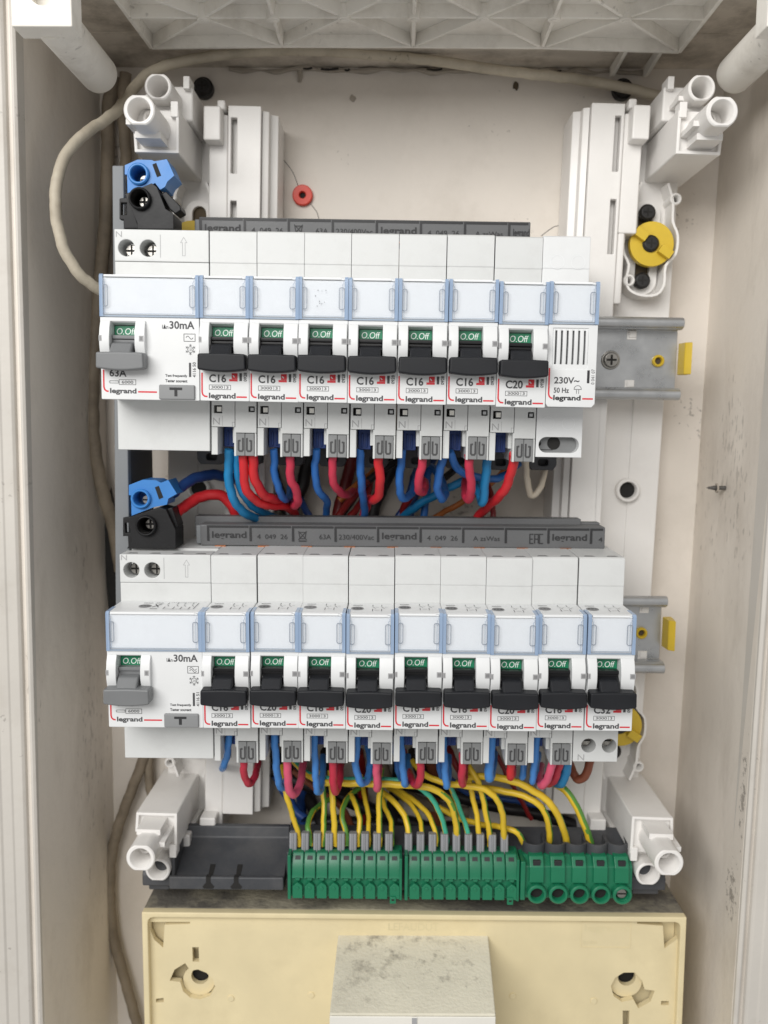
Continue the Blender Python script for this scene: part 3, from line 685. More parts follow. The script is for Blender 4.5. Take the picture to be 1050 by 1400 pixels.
def rail_clip(w):
    m = MB(); m.prism([(w / 2 - 6, -36), (w / 2 - 6, -46.0), (w / 2 - 4.6, -48.0), (w / 2 + 4.6, -48.0), (w / 2 + 6, -46.0), (w / 2 + 6, -36)], -9, -4, 'y', holes=[rrect(w / 2 - 2, w / 2 + 2.4, -46.2, -43.4, 1.0, 4)])
    m.box(w / 2 - 5.5, w / 2 + 5.5, -4.1, -1, -47.6, -36); return m.mesh('carrier', bevel=0.4)

def red_mark(m, x, z, k):
    m.f([m.v((x, NY - .06, z)), m.v((x + 3.0, NY - .06, z)), m.v((x + 3.0, NY - .06, z + 0.8)), m.v((x, NY - .06, z + 0.8))], k)
    m.f([m.v((x + 0.9, NY - .06, z + 0.85)), m.v((x + 3.0, NY - .06, z + 0.85)), m.v((x + 3.0, NY - .06, z + 2.9)), m.v((x + 0.9, NY - .06, z + 2.9))], k)

def breaker_print(cur):
    m = MB(); y = NY - 0.06
    m.text(cur, 3.3, 9.5, -14.8, -11.9, y, 0, bold=0.026)
    m.ribbon(rect(3.35, 11.1, -17.35, -15.75), 0.16, y, 0, closed=True); m.ribbon([(8.9, -17.2), (8.9, -15.9)], 0.14, y - 0.01, 0)
    m.text('3000', 4.1, 8.3, -17.02, -16.05, y, 0, bold=0.012); m.text('3', 9.5, 10.3, -17.02, -16.05, y, 0, bold=0.012)
    logo(m, 3.2, 12.9, -21.15, -18.55, y, 0)
    red_mark(m, 10.6, -14.35, 1); m.ribbon([(11.9, -12.2), (12.5, -12.9)], 0.35, y - 0.02, 2)
    m.box(14.3, 15.2, y, y + 0.03, -14.2, -11.4, 0); m.text('0928', 15.8, 17.0, -14.3, -11.2, y, 0, rot=True, bold=0.02)
    redline(m, 0.75, -11.4, 2.7, -19.95, 13.2, 17.0, 1)
    return m.mesh(['ink', 'inkred', 'front'], flat=True)

def breaker(row, x, label, cur, group, last=False):
    e_ = ROW[row][1]
    t = thing('circuit_breaker', label, 'circuit breaker', at(row, x, random.uniform(-0.35, 0.25), random.uniform(-0.22, 0.22)), (e_[0] + random.uniform(-.004, .004), e_[1] + random.uniform(-.0025, .0025), random.uniform(-.003, .003)), group)
    top = 42.0 if row == 1 else 41.4
    def body():
        m = MB(); upper_shoulder(m, MW, top)
        m.box(0.12, MW - 0.12, -44.0, 0, -21.45, 21.35)
        if last:
            m.prism(rect(0.1, MW - 0.1, -40.9, -21.5), -44, -36, 'y', holes=[circ(6.2, -34.3, 2.9, 20), circ(14.4, -34.3, 2.9, 20)])
            m.box(0.1, MW - 0.1, -27, 0, -40.9, -21.5); m.text('N', 2.0, 4.6, -40.4, -37.9, -44.05, 1)
            for e in range(4): m.ribbon([(1.2, -22.2), (17, -22.2)], 0.1, -44.03, 1)
        else:
            lower_terminals(m)
        return m.mesh(['white', 'inklight'], bevel=0.25)
    part('body', ('body', row, last), body, t)
    def tp():
        m = MB(); notches(m, MW, 2, top); return m.mesh('slot', flat=True)
    part('terminal_notch', ('notch', row), tp, t)
    part('label_holder', ('lh', 1), lambda: label_holder(MW), t)
    part('label_card', ('lc', 1), lambda: label_card(MW), t)
    part('label_cover', ('lv', 1), lambda: label_cover(MW), t)
    fp = part('front_plate', ('fp', 1), lambda: face_plate(MW, 3.75, 12.45), t)
    part('cheek', ('ck', 1), lambda: cheeks(0.25, 3.75, 12.45, MW - 0.25), fp)
    part('latch_slot', ('ls', 1), lambda: latch(((0.1, 1.1), (15.7, MW - 0.1))), fp)
    part('indicator', ('in', 1), lambda: indicator(3.95, 12.3), t)
    part('toggle_drum', ('dr', 1), lambda: drum(3.8, 12.4, 'drum'), t)
    part('toggle', ('tg', 1), lambda: toggle(0.25, MW - 0.25, 3.8, 12.4, 'black'), t)
    part('lettering', ('pr', cur), lambda: breaker_print(cur), t)
    def tpr():
        m = MB(); top_print(m, MW, False); return m.mesh(['ink', 'slot'], flat=True)
    part('wiring_diagram', ('td', 1), tpr, t)
    if last:
        def scr():
            m = MB()
            for x_ in (6.2, 14.4):
                m.cyl((x_, -36, -34.3), (x_, -38.2, -34.3), 2.7, 2.2, n=16)
            return m.mesh('screw', bevel=0.2)
        sc = part('terminal_screw', ('tsl', 1), scr, t)
        def scx():
            m = MB()
            for x_ in (6.2, 14.4): m.box(x_ - 2.0, x_ + 2.0, -38.3, -38, -34.6, -33.9)
            return m.mesh('hole')
        part('screw_slot', ('tsx', 1), scx, sc)
    else:
        def gc():
            m = MB(); m.box(10.0, 13.3, -44.6, -30, -42.2, -33.6, 0); m.box(13.42, 16.9, -44.6, -30, -42.2, -33.6, 0)
            return m.mesh('greyclamp', bevel=0.25)
        g = part('phase_clamp', ('gc', 1), gc, t)
        def gg():
            m = MB(); clamp_u(m, 13.36, -40.4, -35.3, -44.68, 0); return m.mesh('greydark')
        part('clamp_groove', ('gg', 1), gg, g)
        def bc():
            m = MB(); m.box(3.0, 8.0, -32, -24, -39.4, -31.3); m.box(4.2, 5.0, -32.7, -31.5, -38.6, -33); m.box(6.0, 6.8, -32.7, -31.5, -38.6, -33); return m.mesh('blueclamp', bevel=0.25)
        part('neutral_clamp', ('bc', 1), bc, t)
        def tw():
            m = MB(); m.box(2.4, 4.3, -43.9, -36, -25.5, -23.5, 2); m.box(1.2, 4.6, -36, -35.5, -26.2, -22.8, 1); m.box(14.4, 17.1, -40, -39, -25.6, -23, 1)
            m.box(15.2, 16.6, -43.4, -39.8, -25.0, -23.7, 0); return m.mesh(['zinc', 'slot', 'contact'], bevel=0.15)
        part('test_contact', ('tw', 1), tw, t)
    part('rail_clip', ('rc', 1), lambda: rail_clip(MW), t)
    return t

def residual(row, label, code, wave2, amp):
    t = thing('residual_current_switch', label, 'circuit breaker', at(row, 0), ROW[row][1], 'residual current switches')
    W2 = 2 * MW; top = 42.0 if row == 1 else 41.4; zb = -40.6 if row == 1 else -41.0
    m = MB()
    m.prism(rect(0.1, W2 - 0.15, 30.3, top), -44.1, -34, 'y', holes=[circ(4.6, 35.2, 3.1, 22), circ(12.75, 35.2, 3.1, 22)])
    m.box(0.1, W2 - 0.15, -43.85, 0, 21.4, 30.2); m.box(0.1, W2 - 0.15, -28, 0, 30.3, top)
    m.box(0.12, W2 - 0.2, -44, 0, zb, 21.3)
    m.text('N', 0.7, 3.0, 39.1, 41.2, -44.15, 1); m.ribbon([(17.4, 31.8), (17.4, 40.2)], 0.22, -44.14, 1)
    m.ribbon([(25.7, 32.6), (25.7, 37.4), (25.0, 37.4), (26.2, 39.4), (27.4, 37.4), (26.7, 37.4), (26.7, 32.6)], 0.18, -44.14, 1, closed=True)
    obj('body', m.mesh(['white', 'inklight'], bevel=0.3), t)
    m = MB(); notches(m, W2, 4, top); obj('terminal_notch', m.mesh('slot', flat=True), t)
    for x_ in (4.6, 12.75):
        m = MB(); m.cyl((x_ + 0.5, -34.5, 35), (x_ + 0.5, -39, 35), 2.75, 2.3, n=18); so = obj('terminal_screw', m.mesh('screw', bevel=0.25), t)
        m = MB(); m.box(x_ - 1.6, x_ + 2.6, -39.12, -38.8, 34.6, 35.3); m.box(x_ + 0.2, x_ + 0.8, -39.16, -38.8, 33.0, 37.0); obj('cross_recess', m.mesh('hole'), so)
    obj('label_holder', label_holder(W2), t); obj('label_card', label_card(W2), t); obj('label_cover', label_cover(W2), t)
    fp = obj('front_plate', face_plate(W2, 3.95, 12.9), t)
    obj('cheek', cheeks(0.25, 3.95, 12.9, 16.6), fp); obj('latch_slot', latch(((0.2, 1.2), (14.6, 16.2))), fp)
    obj('indicator', indicator(4.1, 12.75), t); obj('toggle_drum', drum(4.0, 12.85, 'greytog'), t)
    obj('toggle', toggle(0.1, 17.4, 4.0, 12.85, 'greytog'), t)
    m = MB(); m.box(21.1, 34.1, NY - 0.9, NY + 1, -21.2, -15.9); bt = obj('test_button', m.mesh('greybtn', bevel=0.45), t)
    m = MB(); m.ribbon([(25.0, -17.3), (29.6, -17.3)], 0.9, NY - 0.96, 0); m.ribbon([(27.3, -17.77), (27.3, -20.0)], 1.1, NY - 0.96, 0); obj('letter', m.mesh('inkblack', flat=True), bt)
    m = MB(); y = NY - 0.06
    m.text('30mA', 25.0, 34.0, 4.0, 6.8, y, 0, bold=0.022); m.text('IΔn', 22.4, 24.6, 4.0, 5.5, y, 0, bold=0.012)
    m.ribbon(rect(30.2, 34.2, -0.3, 2.3), 0.2, y, 0, closed=True)
    for dz in ((0.35, -0.45) if wave2 else (0.0,)):
        m.ribbon([(30.9 + 2.6 * i / 10, 1.0 + dz + 0.55 * math.sin(6.283 * i / 10)) for i in range(11)], 0.2, y - 0.01, 0)
    for k in range(6):
        a = math.pi / 6 + k * math.pi / 3; ca, sa = math.cos(a), math.sin(a); cx, cz = 32.5, -3.2
        m.ribbon([(cx + 1.15 * ca, cz + 1.15 * sa), (cx + 1.95 * ca, cz + 1.95 * sa)], 0.2, y, 0)
        for s_ in (-1, 1):
            b = a + s_ * 0.9; m.ribbon([(cx + 1.3 * ca, cz + 1.3 * sa), (cx + 1.3 * ca + 0.6 * math.cos(b), cz + 1.3 * sa + 0.6 * math.sin(b))], 0.17, y - 0.01, 0)
    m.ribbon(circ(32.5, -3.2, 1.1, 6), 0.17, y - 0.015, 0, closed=True); m.text('-25', 31.8, 33.2, -3.6, -2.8, y, 0)
    m.text('Test frequently', 23.3, 31.3, -13.3, -12.1, y, 0, bold=0.03); m.text('Tester souvent', 23.3, 31.3, -15.0, -13.9, y, 0, bold=0.03)
    m.box(31.9, 32.7, y, y + .03, -13.0, -7.9, 0); m.text(code, 33.2, 34.4, -13.1, -7.7, y, 0, rot=True, bold=0.02)
    m.text(amp, 3.1, 9.3, -13.3, -10.6, y, 0, bold=0.022)
    m.ribbon(rect(6.6, 12.6, -16.1, -14.3), 0.17, y, 0, closed=True); m.text('6000', 7.5, 11.7, -15.75, -14.65, y, 0, bold=0.012)
    m.ribbon(rect(3.2, 6.3, -15.6, -14.8), 0.17, y, 0, closed=True); m.ribbon([(2.8, -15.2), (3.0, -15.2)], 0.17, y, 0)
    logo(m, 3.2, 12.8, -19.8, -17.4, y, 0); redline(m, 1.0, -10.9, 2.7, -18.6, 13.4, 20.2, 1)
    obj('lettering', m.mesh(['ink', 'inkred'], flat=True), t)
    m = MB(); top_print(m, W2, True); obj('wiring_diagram', m.mesh(['ink', 'slot'], flat=True), t)
    obj('rail_clip', rail_clip(W2 + 22), t)
    return t

residual(1, 'double-width residual current switch with grey toggle, 30mA, left end of upper row', '4116 50', False, '63A')
residual(2, 'double-width residual current switch with grey toggle, 30mA, left end of lower row', '4116 51', True, '63A')
ordn = ['first', 'second', 'third', 'fourth', 'fifth', 'sixth', 'seventh', 'eighth', 'ninth']
up = ['C16'] * 6 + ['C20']; lo = ['C16', 'C20', 'C16', 'C20', 'C16', 'C16', 'C20', 'C16', 'C32']
for i, c_ in enumerate(up):
    lab = ('%s black-toggle breaker from the left in the upper row, marked C16' % ordn[i]) if i < 6 else 'C20 breaker beside the bell unit in the upper row'
    breaker(1, (2 + i) * MW, lab, c_, 'breakers of the upper row')
m = MB()
for k in range(11):
    x_, z_ = 6.0 + random.random() * 4.5, 12.5 + random.random() * 7; q = 0.09 + 0.1 * random.random()
    m.f([m.v((x_ + q * math.cos(a), -62.99, z_ + q * math.sin(a))) for a in [j * 1.047 for j in range(6)]])
obj('dust_speck', m.mesh('inkblack', flat=True), [o for o in C.objects if o.name.startswith('circuit_breaker')][2])['kind'] = 'stuff'
for i, c_ in enumerate(lo):
    lab = ('%s black-toggle breaker from the left in the lower row, marked %s' % (ordn[i], c_)) if i < 8 else 'C32 breaker with two screw terminals at right end of lower row'
    breaker(2, (2 + i) * MW, lab, c_, 'breakers of the lower row', last=(i == 8))

# bell transformer
t = thing('bell_unit', 'white vented doorbell unit marked 230V at right end of upper row', 'doorbell unit', at(1, 9 * MW), ROW[1][1])
m = MB(); upper_shoulder(m, MW, 42.2); m.box(0.12, MW - 0.12, -44, 0, -21.45, 21.35)
m.prism(rect(0.1, MW - 0.15, -40.6, -21.5), -44, -37, 'y', holes=[rrect(1.2, 16.6, -38.9, -32.9, 2.9, 8)])
for cx in (5.6, 13.4):
    m.ribbon(circ(cx, 32.6, 2.55, 26), 0.16, -44.22, 1, closed=True); m.ribbon(circ(cx - 1.2, -27.6, 2.4, 26), 0.16, -44.12, 1, closed=True)
obj('body', m.mesh(['front', 'card'], bevel=0.3), t)
m = MB(); m.box(0.9, 16.9, -39.5, -30, -39.2, -32.6); sl = obj('terminal_slot', m.mesh('greyclamp'), t)
m = MB(); m.cyl((7.7, -39.4, -35.4), (7.7, -39.7, -35.4), 2.5, n=20, m=0); m.cyl((1.7, -39.4, -35.6), (1.7, -39.7, -35.6), 1.1, n=14, m=0); m.ribbon([(1.2, -38.0), (7.4, -38.0)], 0.25, -39.6, 0); obj('terminal_hole', m.mesh('hole'), sl)
obj('label_holder', label_holder(MW), t); obj('label_card', label_card(MW), t); obj('label_cover', label_cover(MW), t)
m = MB(); vx = [3.0 + 2.05 * k for k in range(6)]
m.prism([(0.08, -20.4), (0.9, -21.45), (MW - 1.2, -21.45), (MW - 0.08, -20.2), (MW - 0.08, 7.85), (0.08, 7.85)], NY, -54, 'y', holes=[rect(1.9, 14.6, -8.0, 6.6)])
m.box(0.2, MW - 0.2, -46, -44.05, -21.3, 7.8); obj('front_plate', m.mesh('front', bevel=0.2), t)
for k in range(7):
    m = MB(); x = 1.95 + 2.05 * k - 0.62
    m.prism([(NY + 0.5, 6.6), (NY + 0.1, 5.6), (NY - 0.1, 1), (NY + 0.1, -5), (NY + 0.9, -8.0), (-56, -8.0), (-56, 6.6)], max(1.92, x), min(14.6, x + 1.35), 'x'); obj('vent_slat', m.mesh('front', bevel=0.2), t)
m = MB(); m.box(1.9, 14.6, -56, -54.5, -8, 6.6); m.box(1.9, 14.6, NY + 0.4, -56, -8.2, -6.2, 1); m.box(1.9, 14.6, NY + 0.4, -56, 5.8, 6.8, 1); obj('vent_backing', m.mesh(['hole', 'front']), t)
m = MB(); y = NY - 0.06
m.text('230V~', 2.8, 11.9, -13.1, -10.7, y, 0, bold=0.022); m.text('50 Hz', 2.8, 8.3, -16.4, -14.5, y, 0, bold=0.022)
m.ribbon(circ(11.4, -15.0, 1.3, 12, 0, math.pi), 0.18, y, 0); m.ribbon([(10.0, -15.05), (12.8, -15.05)], 0.18, y - .01, 0); m.ribbon([(11.0, -15.2), (11.0, -16.6)], 0.18, y, 0); m.ribbon([(11.8, -15.2), (11.8, -16.6)], 0.18, y, 0)
logo(m, 2.7, 12.6, -19.6, -17.2, y, 1); redline(m, 1.0, -7.6, 2.5, -18.4, 13.2, 17.0, 2)
m.box(14.6, 15.5, y, y + .03, -12.8, -8.2, 1); m.text('0 041 07', 16.1, 17.3, -13.2, -7.8, y, 0, rot=True)
obj('lettering', m.mesh(['ink', 'inkblack', 'inkred'], flat=True), t)
obj('rail_clip', rail_clip(MW), t)

# ------------------------------------------------------------------ comb busbars
def busbar(row, x0, x1, div0, label, rail2=None):
    b = thing('busbar', label, 'busbar', at(row, 0, 0, 1.3 if row == 1 else 0), ROW[row][1], 'grey comb busbars')
    m = MB(); m.prism([(-20.6, 41.6), (-20.9, 50.0), (-20.2, 50.5), (-11, 50.5), (-11, 51.2), (-6, 51.2), (-6, 41.6)], x0, x1, 'x'); obj('housing', m.mesh('busbar', bevel=0.3), b)
    if rail2:
        m = MB(); m.box(rail2[0], rail2[1], -12, -5, 44, 52.8); obj('rear_ridge', m.mesh('busbar', bevel=0.3), b)
    cells = ['legrand', '4  049  26', 'X', '230/400Vac', 'legrand', '4  049  26', 'A zsWas', 'legrand']
    if row == 2: cells = ['legrand', '4  049  26', 'X', '230/400Vac', 'legrand', '4  049  26', 'A zsWas', 'EAC', 'legrand', '4']
    m = MB(); d = MB(); xx = div0; y = -21.0
    for k, c_ in enumerate(cells):
        xe = min(xx + MW * 0.985, x1 - 0.4)
        if xx > x1 - 1.5: break
        d.ribbon([(xx + 0.3, 43.6), (xx + 0.3, 49.55), (xe - 0.5, 49.55)], 0.95, -20.98, 0, thick=0.12)
        w_ = xe - xx
        if c_ == 'legrand': m.text(c_, xx + 1.9, min(xx + 16.2, xe), 44.0, 47.6, y, 0, bold=0.02)
        elif c_ == 'X':
            cx = xx + 4.2
            m.ribbon([(cx - 1.7, 44.3), (cx + 1.7, 47.9)], 0.3, y, 0); m.ribbon([(cx + 1.7, 44.3), (cx - 1.7, 47.9)], 0.3, y - .01, 0)
            m.ribbon([(cx - 1.5, 47.4), (cx + 1.5, 47.4), (cx + 1.0, 44.8), (cx - 1.0, 44.8)], 0.3, y - 0.02, 0, closed=True); m.ribbon([(cx - 1.6, 43.8), (cx + 1.6, 43.8)], 0.45, y, 0)
            m.text('63A', xx + 11.2, xx + 16.0, 44.6, 46.6, y, 0)
        elif c_ == 'EAC':
            ex = xx + 10.2
            for k2, gl in enumerate((((1.5, 3.8), (0, 3.8), (0, 0), (1.5, 0)), ((0, 0), (0, 3.8), (1.5, 3.8), (1.5, 0)), ((1.5, 3.8), (0, 3.8), (0, 0), (1.5, 0)))):
                m.ribbon([(ex + 2.0 * k2 + p, 43.6 + q) for p, q in gl], 0.42, y, 0)
                if k2 < 2: m.ribbon([(ex + 2.0 * k2 + 0.25, 45.4), (ex + 2.0 * k2 + 1.25, 45.4)], 0.4, y - .01, 0)
        elif c_ == '4': m.text('4', xx + 3.4, xx + 5.0, 44.5, 46.4, y, 0)
        elif c_ == '230/400Vac': m.text(c_, xx + 1.6, xx + 16.2, 44.5, 46.6, y, 0)
        elif c_.startswith('A'): m.text(c_, xx + 4.4, xx + 15.4, 44.5, 46.4, y, 0)
        else: m.text(c_, xx + 3.0, xx + 15.6, 44.5, 46.5, y, 0)
        xx += MW * 0.985
    obj('cell_groove', d.mesh('busdark'), b); obj('lettering', m.mesh('inkblack', flat=True), b)
    m = MB()
    n = int((x1 - x0 - 8) / MW)
    for k in range(n + 1): m.box(x0 + 6 + k * MW, x0 + 10.5 + k * MW, -21.6, -16, 41.3, 41.75)
    obj('copper_tooth', m.mesh('copper'), b)
    m = MB(); m.box(x0 - 2.2, x0 - 0.1, -19, -7, 42, 49.8); obj('end_cap', m.mesh('post', bevel=0.4), b)
busbar(1, 27.0, 159.4, 27.4, 'grey comb busbar standing behind the upper row of breakers')
busbar(2, 26.8, 194.2, 29.7, 'grey comb busbar standing behind the lower row of breakers', (22.6, 186))

# ------------------------------------------------------------------ feed terminals on the grey post
t = thing('terminal_post', 'grey upright plastic post at the left carrying blue and black terminals', 'post', (0, 0, -10))
m = MB()
ft = [(-5.9, 71.2), (-2.2, 71.2), (-2.3, -48.3), (-7.7, -48.3), (-9.2, -106.1)]
m.hexa([(ft[4][0], -24, ft[4][1] + 10), (ft[4][0] + 6.2, -24, ft[4][1] + 10), (ft[4][0] + 6.2, -20, ft[4][1] + 10), (ft[4][0], -20, ft[4][1] + 10)],
       [(ft[0][0], -24, ft[0][1] + 10), (ft[0][0] + 4.6, -24, ft[0][1] + 10), (ft[0][0] + 4.6, -20, ft[0][1] + 10), (ft[0][0], -20, ft[0][1] + 10)])
obj('front_flange', m.mesh('post', bevel=0.5), t)
m = MB(); m.box(ft[4][0] + 2.5, ft[4][0] + 6.6, -19.9, 14, -100, 78); obj('web', m.mesh('carrier', bevel=0.4), t)

def feed_blue(o, s, y, label):
    t = thing('feed_terminal', label, 'terminal', (0, 0, 0), group='blue feed terminals'); return t
O3 = (140, 210)
def feeders(pts_blue, cb, rb, slot, pts_black, ck, rk, tab, win, wing, yb, yk, la, lb_):
    t = thing('feed_terminal', la, 'terminal', (cb[0], yb, cb[1]), group='feed terminals on the grey post')
    rel = lambda q: [(a - cb[0], b - cb[1]) for a, b in q]
    m = MB(); m.prism(rel(pts_blue), 0, 13, 'y', holes=[circ(0, 0, rb * 0.74, 20)]); m.cyl((0, 13, 0), (0, 9, 0), rb, n=18)
    m.pipe((0, 0), -1.6, 3, rb, rb * 0.72, n=26, back=False); obj('housing', m.mesh('blueterm', bevel=0.35), t)
    m = MB(); m.prism(rel(slot), -0.12, 0.4); obj('wire_slot', m.mesh('hole'), t)
    m = MB(); m.cyl((0.9, 8, -0.9), (0.9, 4.5, -0.9), rb * 0.55, rb * 0.45, n=16); so = obj('terminal_screw', m.mesh('screw', bevel=0.2), t)
    m = MB(); m.box(-0.6, 2.4, 4.3, 4.7, -1.2, -0.6); obj('cross_recess', m.mesh('hole'), so)
    t = thing('feed_terminal', lb_, 'terminal', (ck[0], yk, ck[1]), group='feed terminals on the grey post')
    rel = lambda q: [(a - ck[0], b - ck[1]) for a, b in q]
    m = MB(); m.prism(rel(pts_black), 0, 14, 'y', holes=[circ(0, 0, rk * 0.78, 20)]); m.cyl((0, 14, 0), (0, 10, 0), rk, n=18)
    m.pipe((0, 0), -2.2, 3, rk, rk * 0.76, n=26, back=False); obj('housing', m.mesh('blackterm', bevel=0.4), t)
    m = MB(); m.prism(rel(tab), 2.2, 5, 'y', holes=[rel(win)]); obj('hook', m.mesh('blackterm', bevel=0.25), t)
    m = MB(); m.prism(rel(wing), 3, 12, 'y'); obj('wire_entry', m.mesh('blackterm', bevel=0.4), t)
    m = MB(); m.cyl((0.3, 9, 0), (0.3, 4.5, 0), rk * 0.6, rk * 0.5, n=16); so = obj('terminal_screw', m.mesh('screw', bevel=0.2), t)
    m = MB(); m.box(-1.6, 2.2, 4.3, 4.7, -0.4, 0.4); m.box(-0.1, 0.7, 4.26, 4.7, -1.8, 1.8); obj('cross_recess', m.mesh('hole'), so)
feeders([(2.1, 68.5), (7.0, 70.6), (12.5, 70.5), (13.5, 70.0), (18.3, 70.8), (21.0, 64.8), (18.4, 62.6), (17.3, 60.5), (15.5, 59.5), (13.6, 62.0), (10.7, 60.4), (2.9, 58.2), (2.9, 65.1), (2.0, 65.1)],
        (7.5, 65.1), 4.1, [(12.7, 68.8), (14.2, 69.4), (16.0, 64.7), (14.4, 64.1)],
        [(2.5, 57.3), (12.8, 61.4), (14.7, 60.0), (17.9, 51.9), (20.9, 50.0), (20.8, 44.4), (7.0, 44.4), (6.9, 46.6)], (8.4, 55.4), 4.2,
        [(-0.4, 56.2), (3.4, 56.8), (6.4, 46.6), (7.3, 45.0), (1.0, 45.0), (1.0, 48.3), (-0.6, 48.4)], [(0.3, 54.6), (2.4, 54.6), (2.3, 50.1), (0.2, 50.1)],
        [(15.6, 58.1), (17.4, 59.2), (22.8, 53.8), (23.2, 52.1), (20.9, 50.7), (18.7, 52.5)], -34, -36,
        'blue plastic feed terminal on the grey post above the upper row', 'black plastic feed terminal on the grey post above the upper row')
feeders([(-0.6, -54.8), (5.0, -52.6), (10.4, -52.8), (12.4, -53.8), (15.3, -52.6), (18.7, -58.2), (15.2, -60.2), (14.6, -62.6), (9.2, -63.7), (0.2, -67.2), (0.2, -59.0), (-0.7, -58.8)],
        (4.3, -60.2), 4.0, [(9.9, -55.6), (11.5, -55.0), (13.2, -59.7), (11.5, -60.5)],
        [(-0.4, -67.8), (12.0, -63.5), (14.9, -64.3), (18.6, -72.6), (18.5, -80.1), (-1.2, -80.2), (0.9, -77.2)], (7.1, -70.7), 4.2,
        [(-3.1, -67.9), (0.3, -67.5), (1.9, -76.7), (-1.2, -80.2), (-1.3, -75.4), (-3.3, -75.5)], [(-2.3, -70.1), (-0.3, -69.9), (-0.2, -74.0), (-2.2, -74.1)],
        [(14.4, -64.3), (16.8, -63.8), (19.1, -71.2), (17.1, -74.6), (15.3, -69.2)], -30, -33,
        'blue plastic feed terminal on the grey post between the two rows', 'black plastic feed terminal on the grey post between the two rows')

# ------------------------------------------------------------------ earth terminals and their carrier
car = thing('terminal_carrier', 'dark grey tray carrying the green earth terminals below the lower row', 'tray', (114, 0, -236))
m = MB()
pr = [(4, 6), (4, 23.2), (1, 23.2), (0.2, 18.3), (-3, 16.2), (-14, 11.8), (-21.4, 9.4), (-21.9, 12.0), (-23.6, 11.8), (-23.6, 6.2)]
m.prism(pr, -103.5, -54.2, 'x')
m.prism([(4, 2), (4, 23), (-3, 22), (-15, 19), (-15, 2)], -54, 96, 'x'); m.box(-103.4, -101.6, -20, 3, 6.5, 20); obj('tray', m.mesh('carrier', bevel=0.6), car)
for x in (-86.5, -74.5):
    m = MB(); m.prism([(-1.9, 6.8), (1.9, 6.8), (2.6, 7.6), (1.0, 9.6), (1.0, 12.05), (-1.0, 12.05), (-1.0, 9.6), (-2.6, 7.6)], -23.72, -21.3); m.hexa([(-0.9, -21.4, 9.0), (0.9, -21.4, 9.0), (1.2, -13, 11.9), (-1.2, -13, 11.9)], [(-0.9, -21.4, 9.5), (0.9, -21.4, 9.5), (1.2, -13, 12.3), (-1.2, -13, 12.3)])
    obj('keyhole_slot', m.mesh('hole'), car, loc=(x, 0, 0))
for x0, x1 in ((-117, -103.8), (96.3, 112)):
    m = MB(); m.prism([(6, 4), (6, 18), (-12, 16), (-17, 9), (-17, 4)], x0, x1, 'x'); m.box(x0 + 2, x1 - 2, -14, 0, 0.5, 4); obj('end_piece', m.mesh('carrier', bevel=0.7), car)

PIT = 5.22
def earth_block(x0, label):
    t = thing('earth_terminal', label, 'terminal block', (x0, -12, -236), group='green earth terminal blocks')
    W_ = 49.2
    m = MB(); m.prism([(2, 2.5), (2, 20.5), (-6, 20.5), (-9.5, 17), (-9.5, 2.5)], 0, W_, 'x')
    m.box(0, 1.4, -11.6, 0, 2.2, 22.0); m.box(W_ - 1.2, W_, -11.6, 0, 2.2, 21.0); obj('body', m.mesh('greenblk', bevel=0.3), t)
    def upper():
        m = MB(); m.prism([(-4.5, 21.6), (-7.2, 21.4), (-10.3, 17.6), (-10.9, 13.2), (-11.5, 11.6), (-5, 11.6)], 0.22, PIT - 0.22, 'x')
        m.prism([(0.5, 11.7), (1.3, 11.7), (1.9, 10.7), (PIT - 1.9, 10.4), (PIT - 1.3, 11.7), (PIT - 0.5, 11.7)], -11.4, -8.5)
        m.box(0.3, PIT - 0.3, -9.4, -8.0, 8.0, 11.8, 1)
        return m.mesh(['greenblk', 'greendark'], bevel=0.3)
    def lower():
        m = MB()
        m.prism([(0.55, 2.9), (PIT - 0.45, 2.9), (PIT - 0.45, 8.2), (PIT - 1.0, 9.0), (PIT - 1.7, 9.5), (PIT / 2, 10.0), (1.6, 9.2), (1.1, 8.6), (0.55, 8.4)], -11.9, -8)
        m.cyl((PIT / 2, -12.2, 7.6), (PIT / 2, -11.8, 7.6), 0.85, n=8); return m.mesh('greenclip', bevel=0.3)
    def win():
        m = MB(); m.prism([(1.2, 0), (PIT - 1.2, 0), (PIT - 1.5, 2.6), (1.5, 2.6)], -0.1, 0.5); return m.mesh('busdark', bevel=0.1)
    def guide():
        m = MB(); w = 3.3
        m.prism([(-1.75, 0), (-1.5, 1.0), (-0.7, 1.3), (-0.45, 0.9), (0, 1.5), (0.45, 0.9), (0.7, 1.3), (1.5, 1.0), (1.75, 0), (1.5, -3), (-1.5, -3)], 0, 8.5, 'z')
        return m.mesh('guide', bevel=0.25)
    for k in range(9):
        u = part('clamp_top', ('ctop',), upper, t, (1.6 + k * PIT, 0, 0))
        wv = part('test_window', ('cwin',), win, u, (0, -9.6, 18.2)); wv.rotation_euler = (math.radians(-35), 0, 0)
        part('clamp_clip', ('cclip',), lower, t, (1.6 + k * PIT, 0, 0))
        g = part('wire_guide', ('cgui',), guide, t, (1.7 + k * PIT, -4.6, 20.0)); g.rotation_euler = (math.radians(8), 0, math.pi)
    m = MB(); m.box(W_ - 5.2, W_ - 2.6, -12.6, -11.7, 1.2, 4.2); m.box(W_ - 4.7, W_ - 3.1, -12.7, -12.3, 2.4, 3.6, 1); obj('release_tab', m.mesh(['greenclip', 'hole'], bevel=0.2), t)
    return t
earth_block(61.6, 'nine-way green earth terminal block next to the empty grey tray')
earth_block(111.9, 'nine-way green earth terminal block between the other two green blocks')
t = thing('earth_terminal', 'green earth terminal block with five large round screw openings', 'terminal block', (161.6, -12, -236), group='green earth terminal blocks')
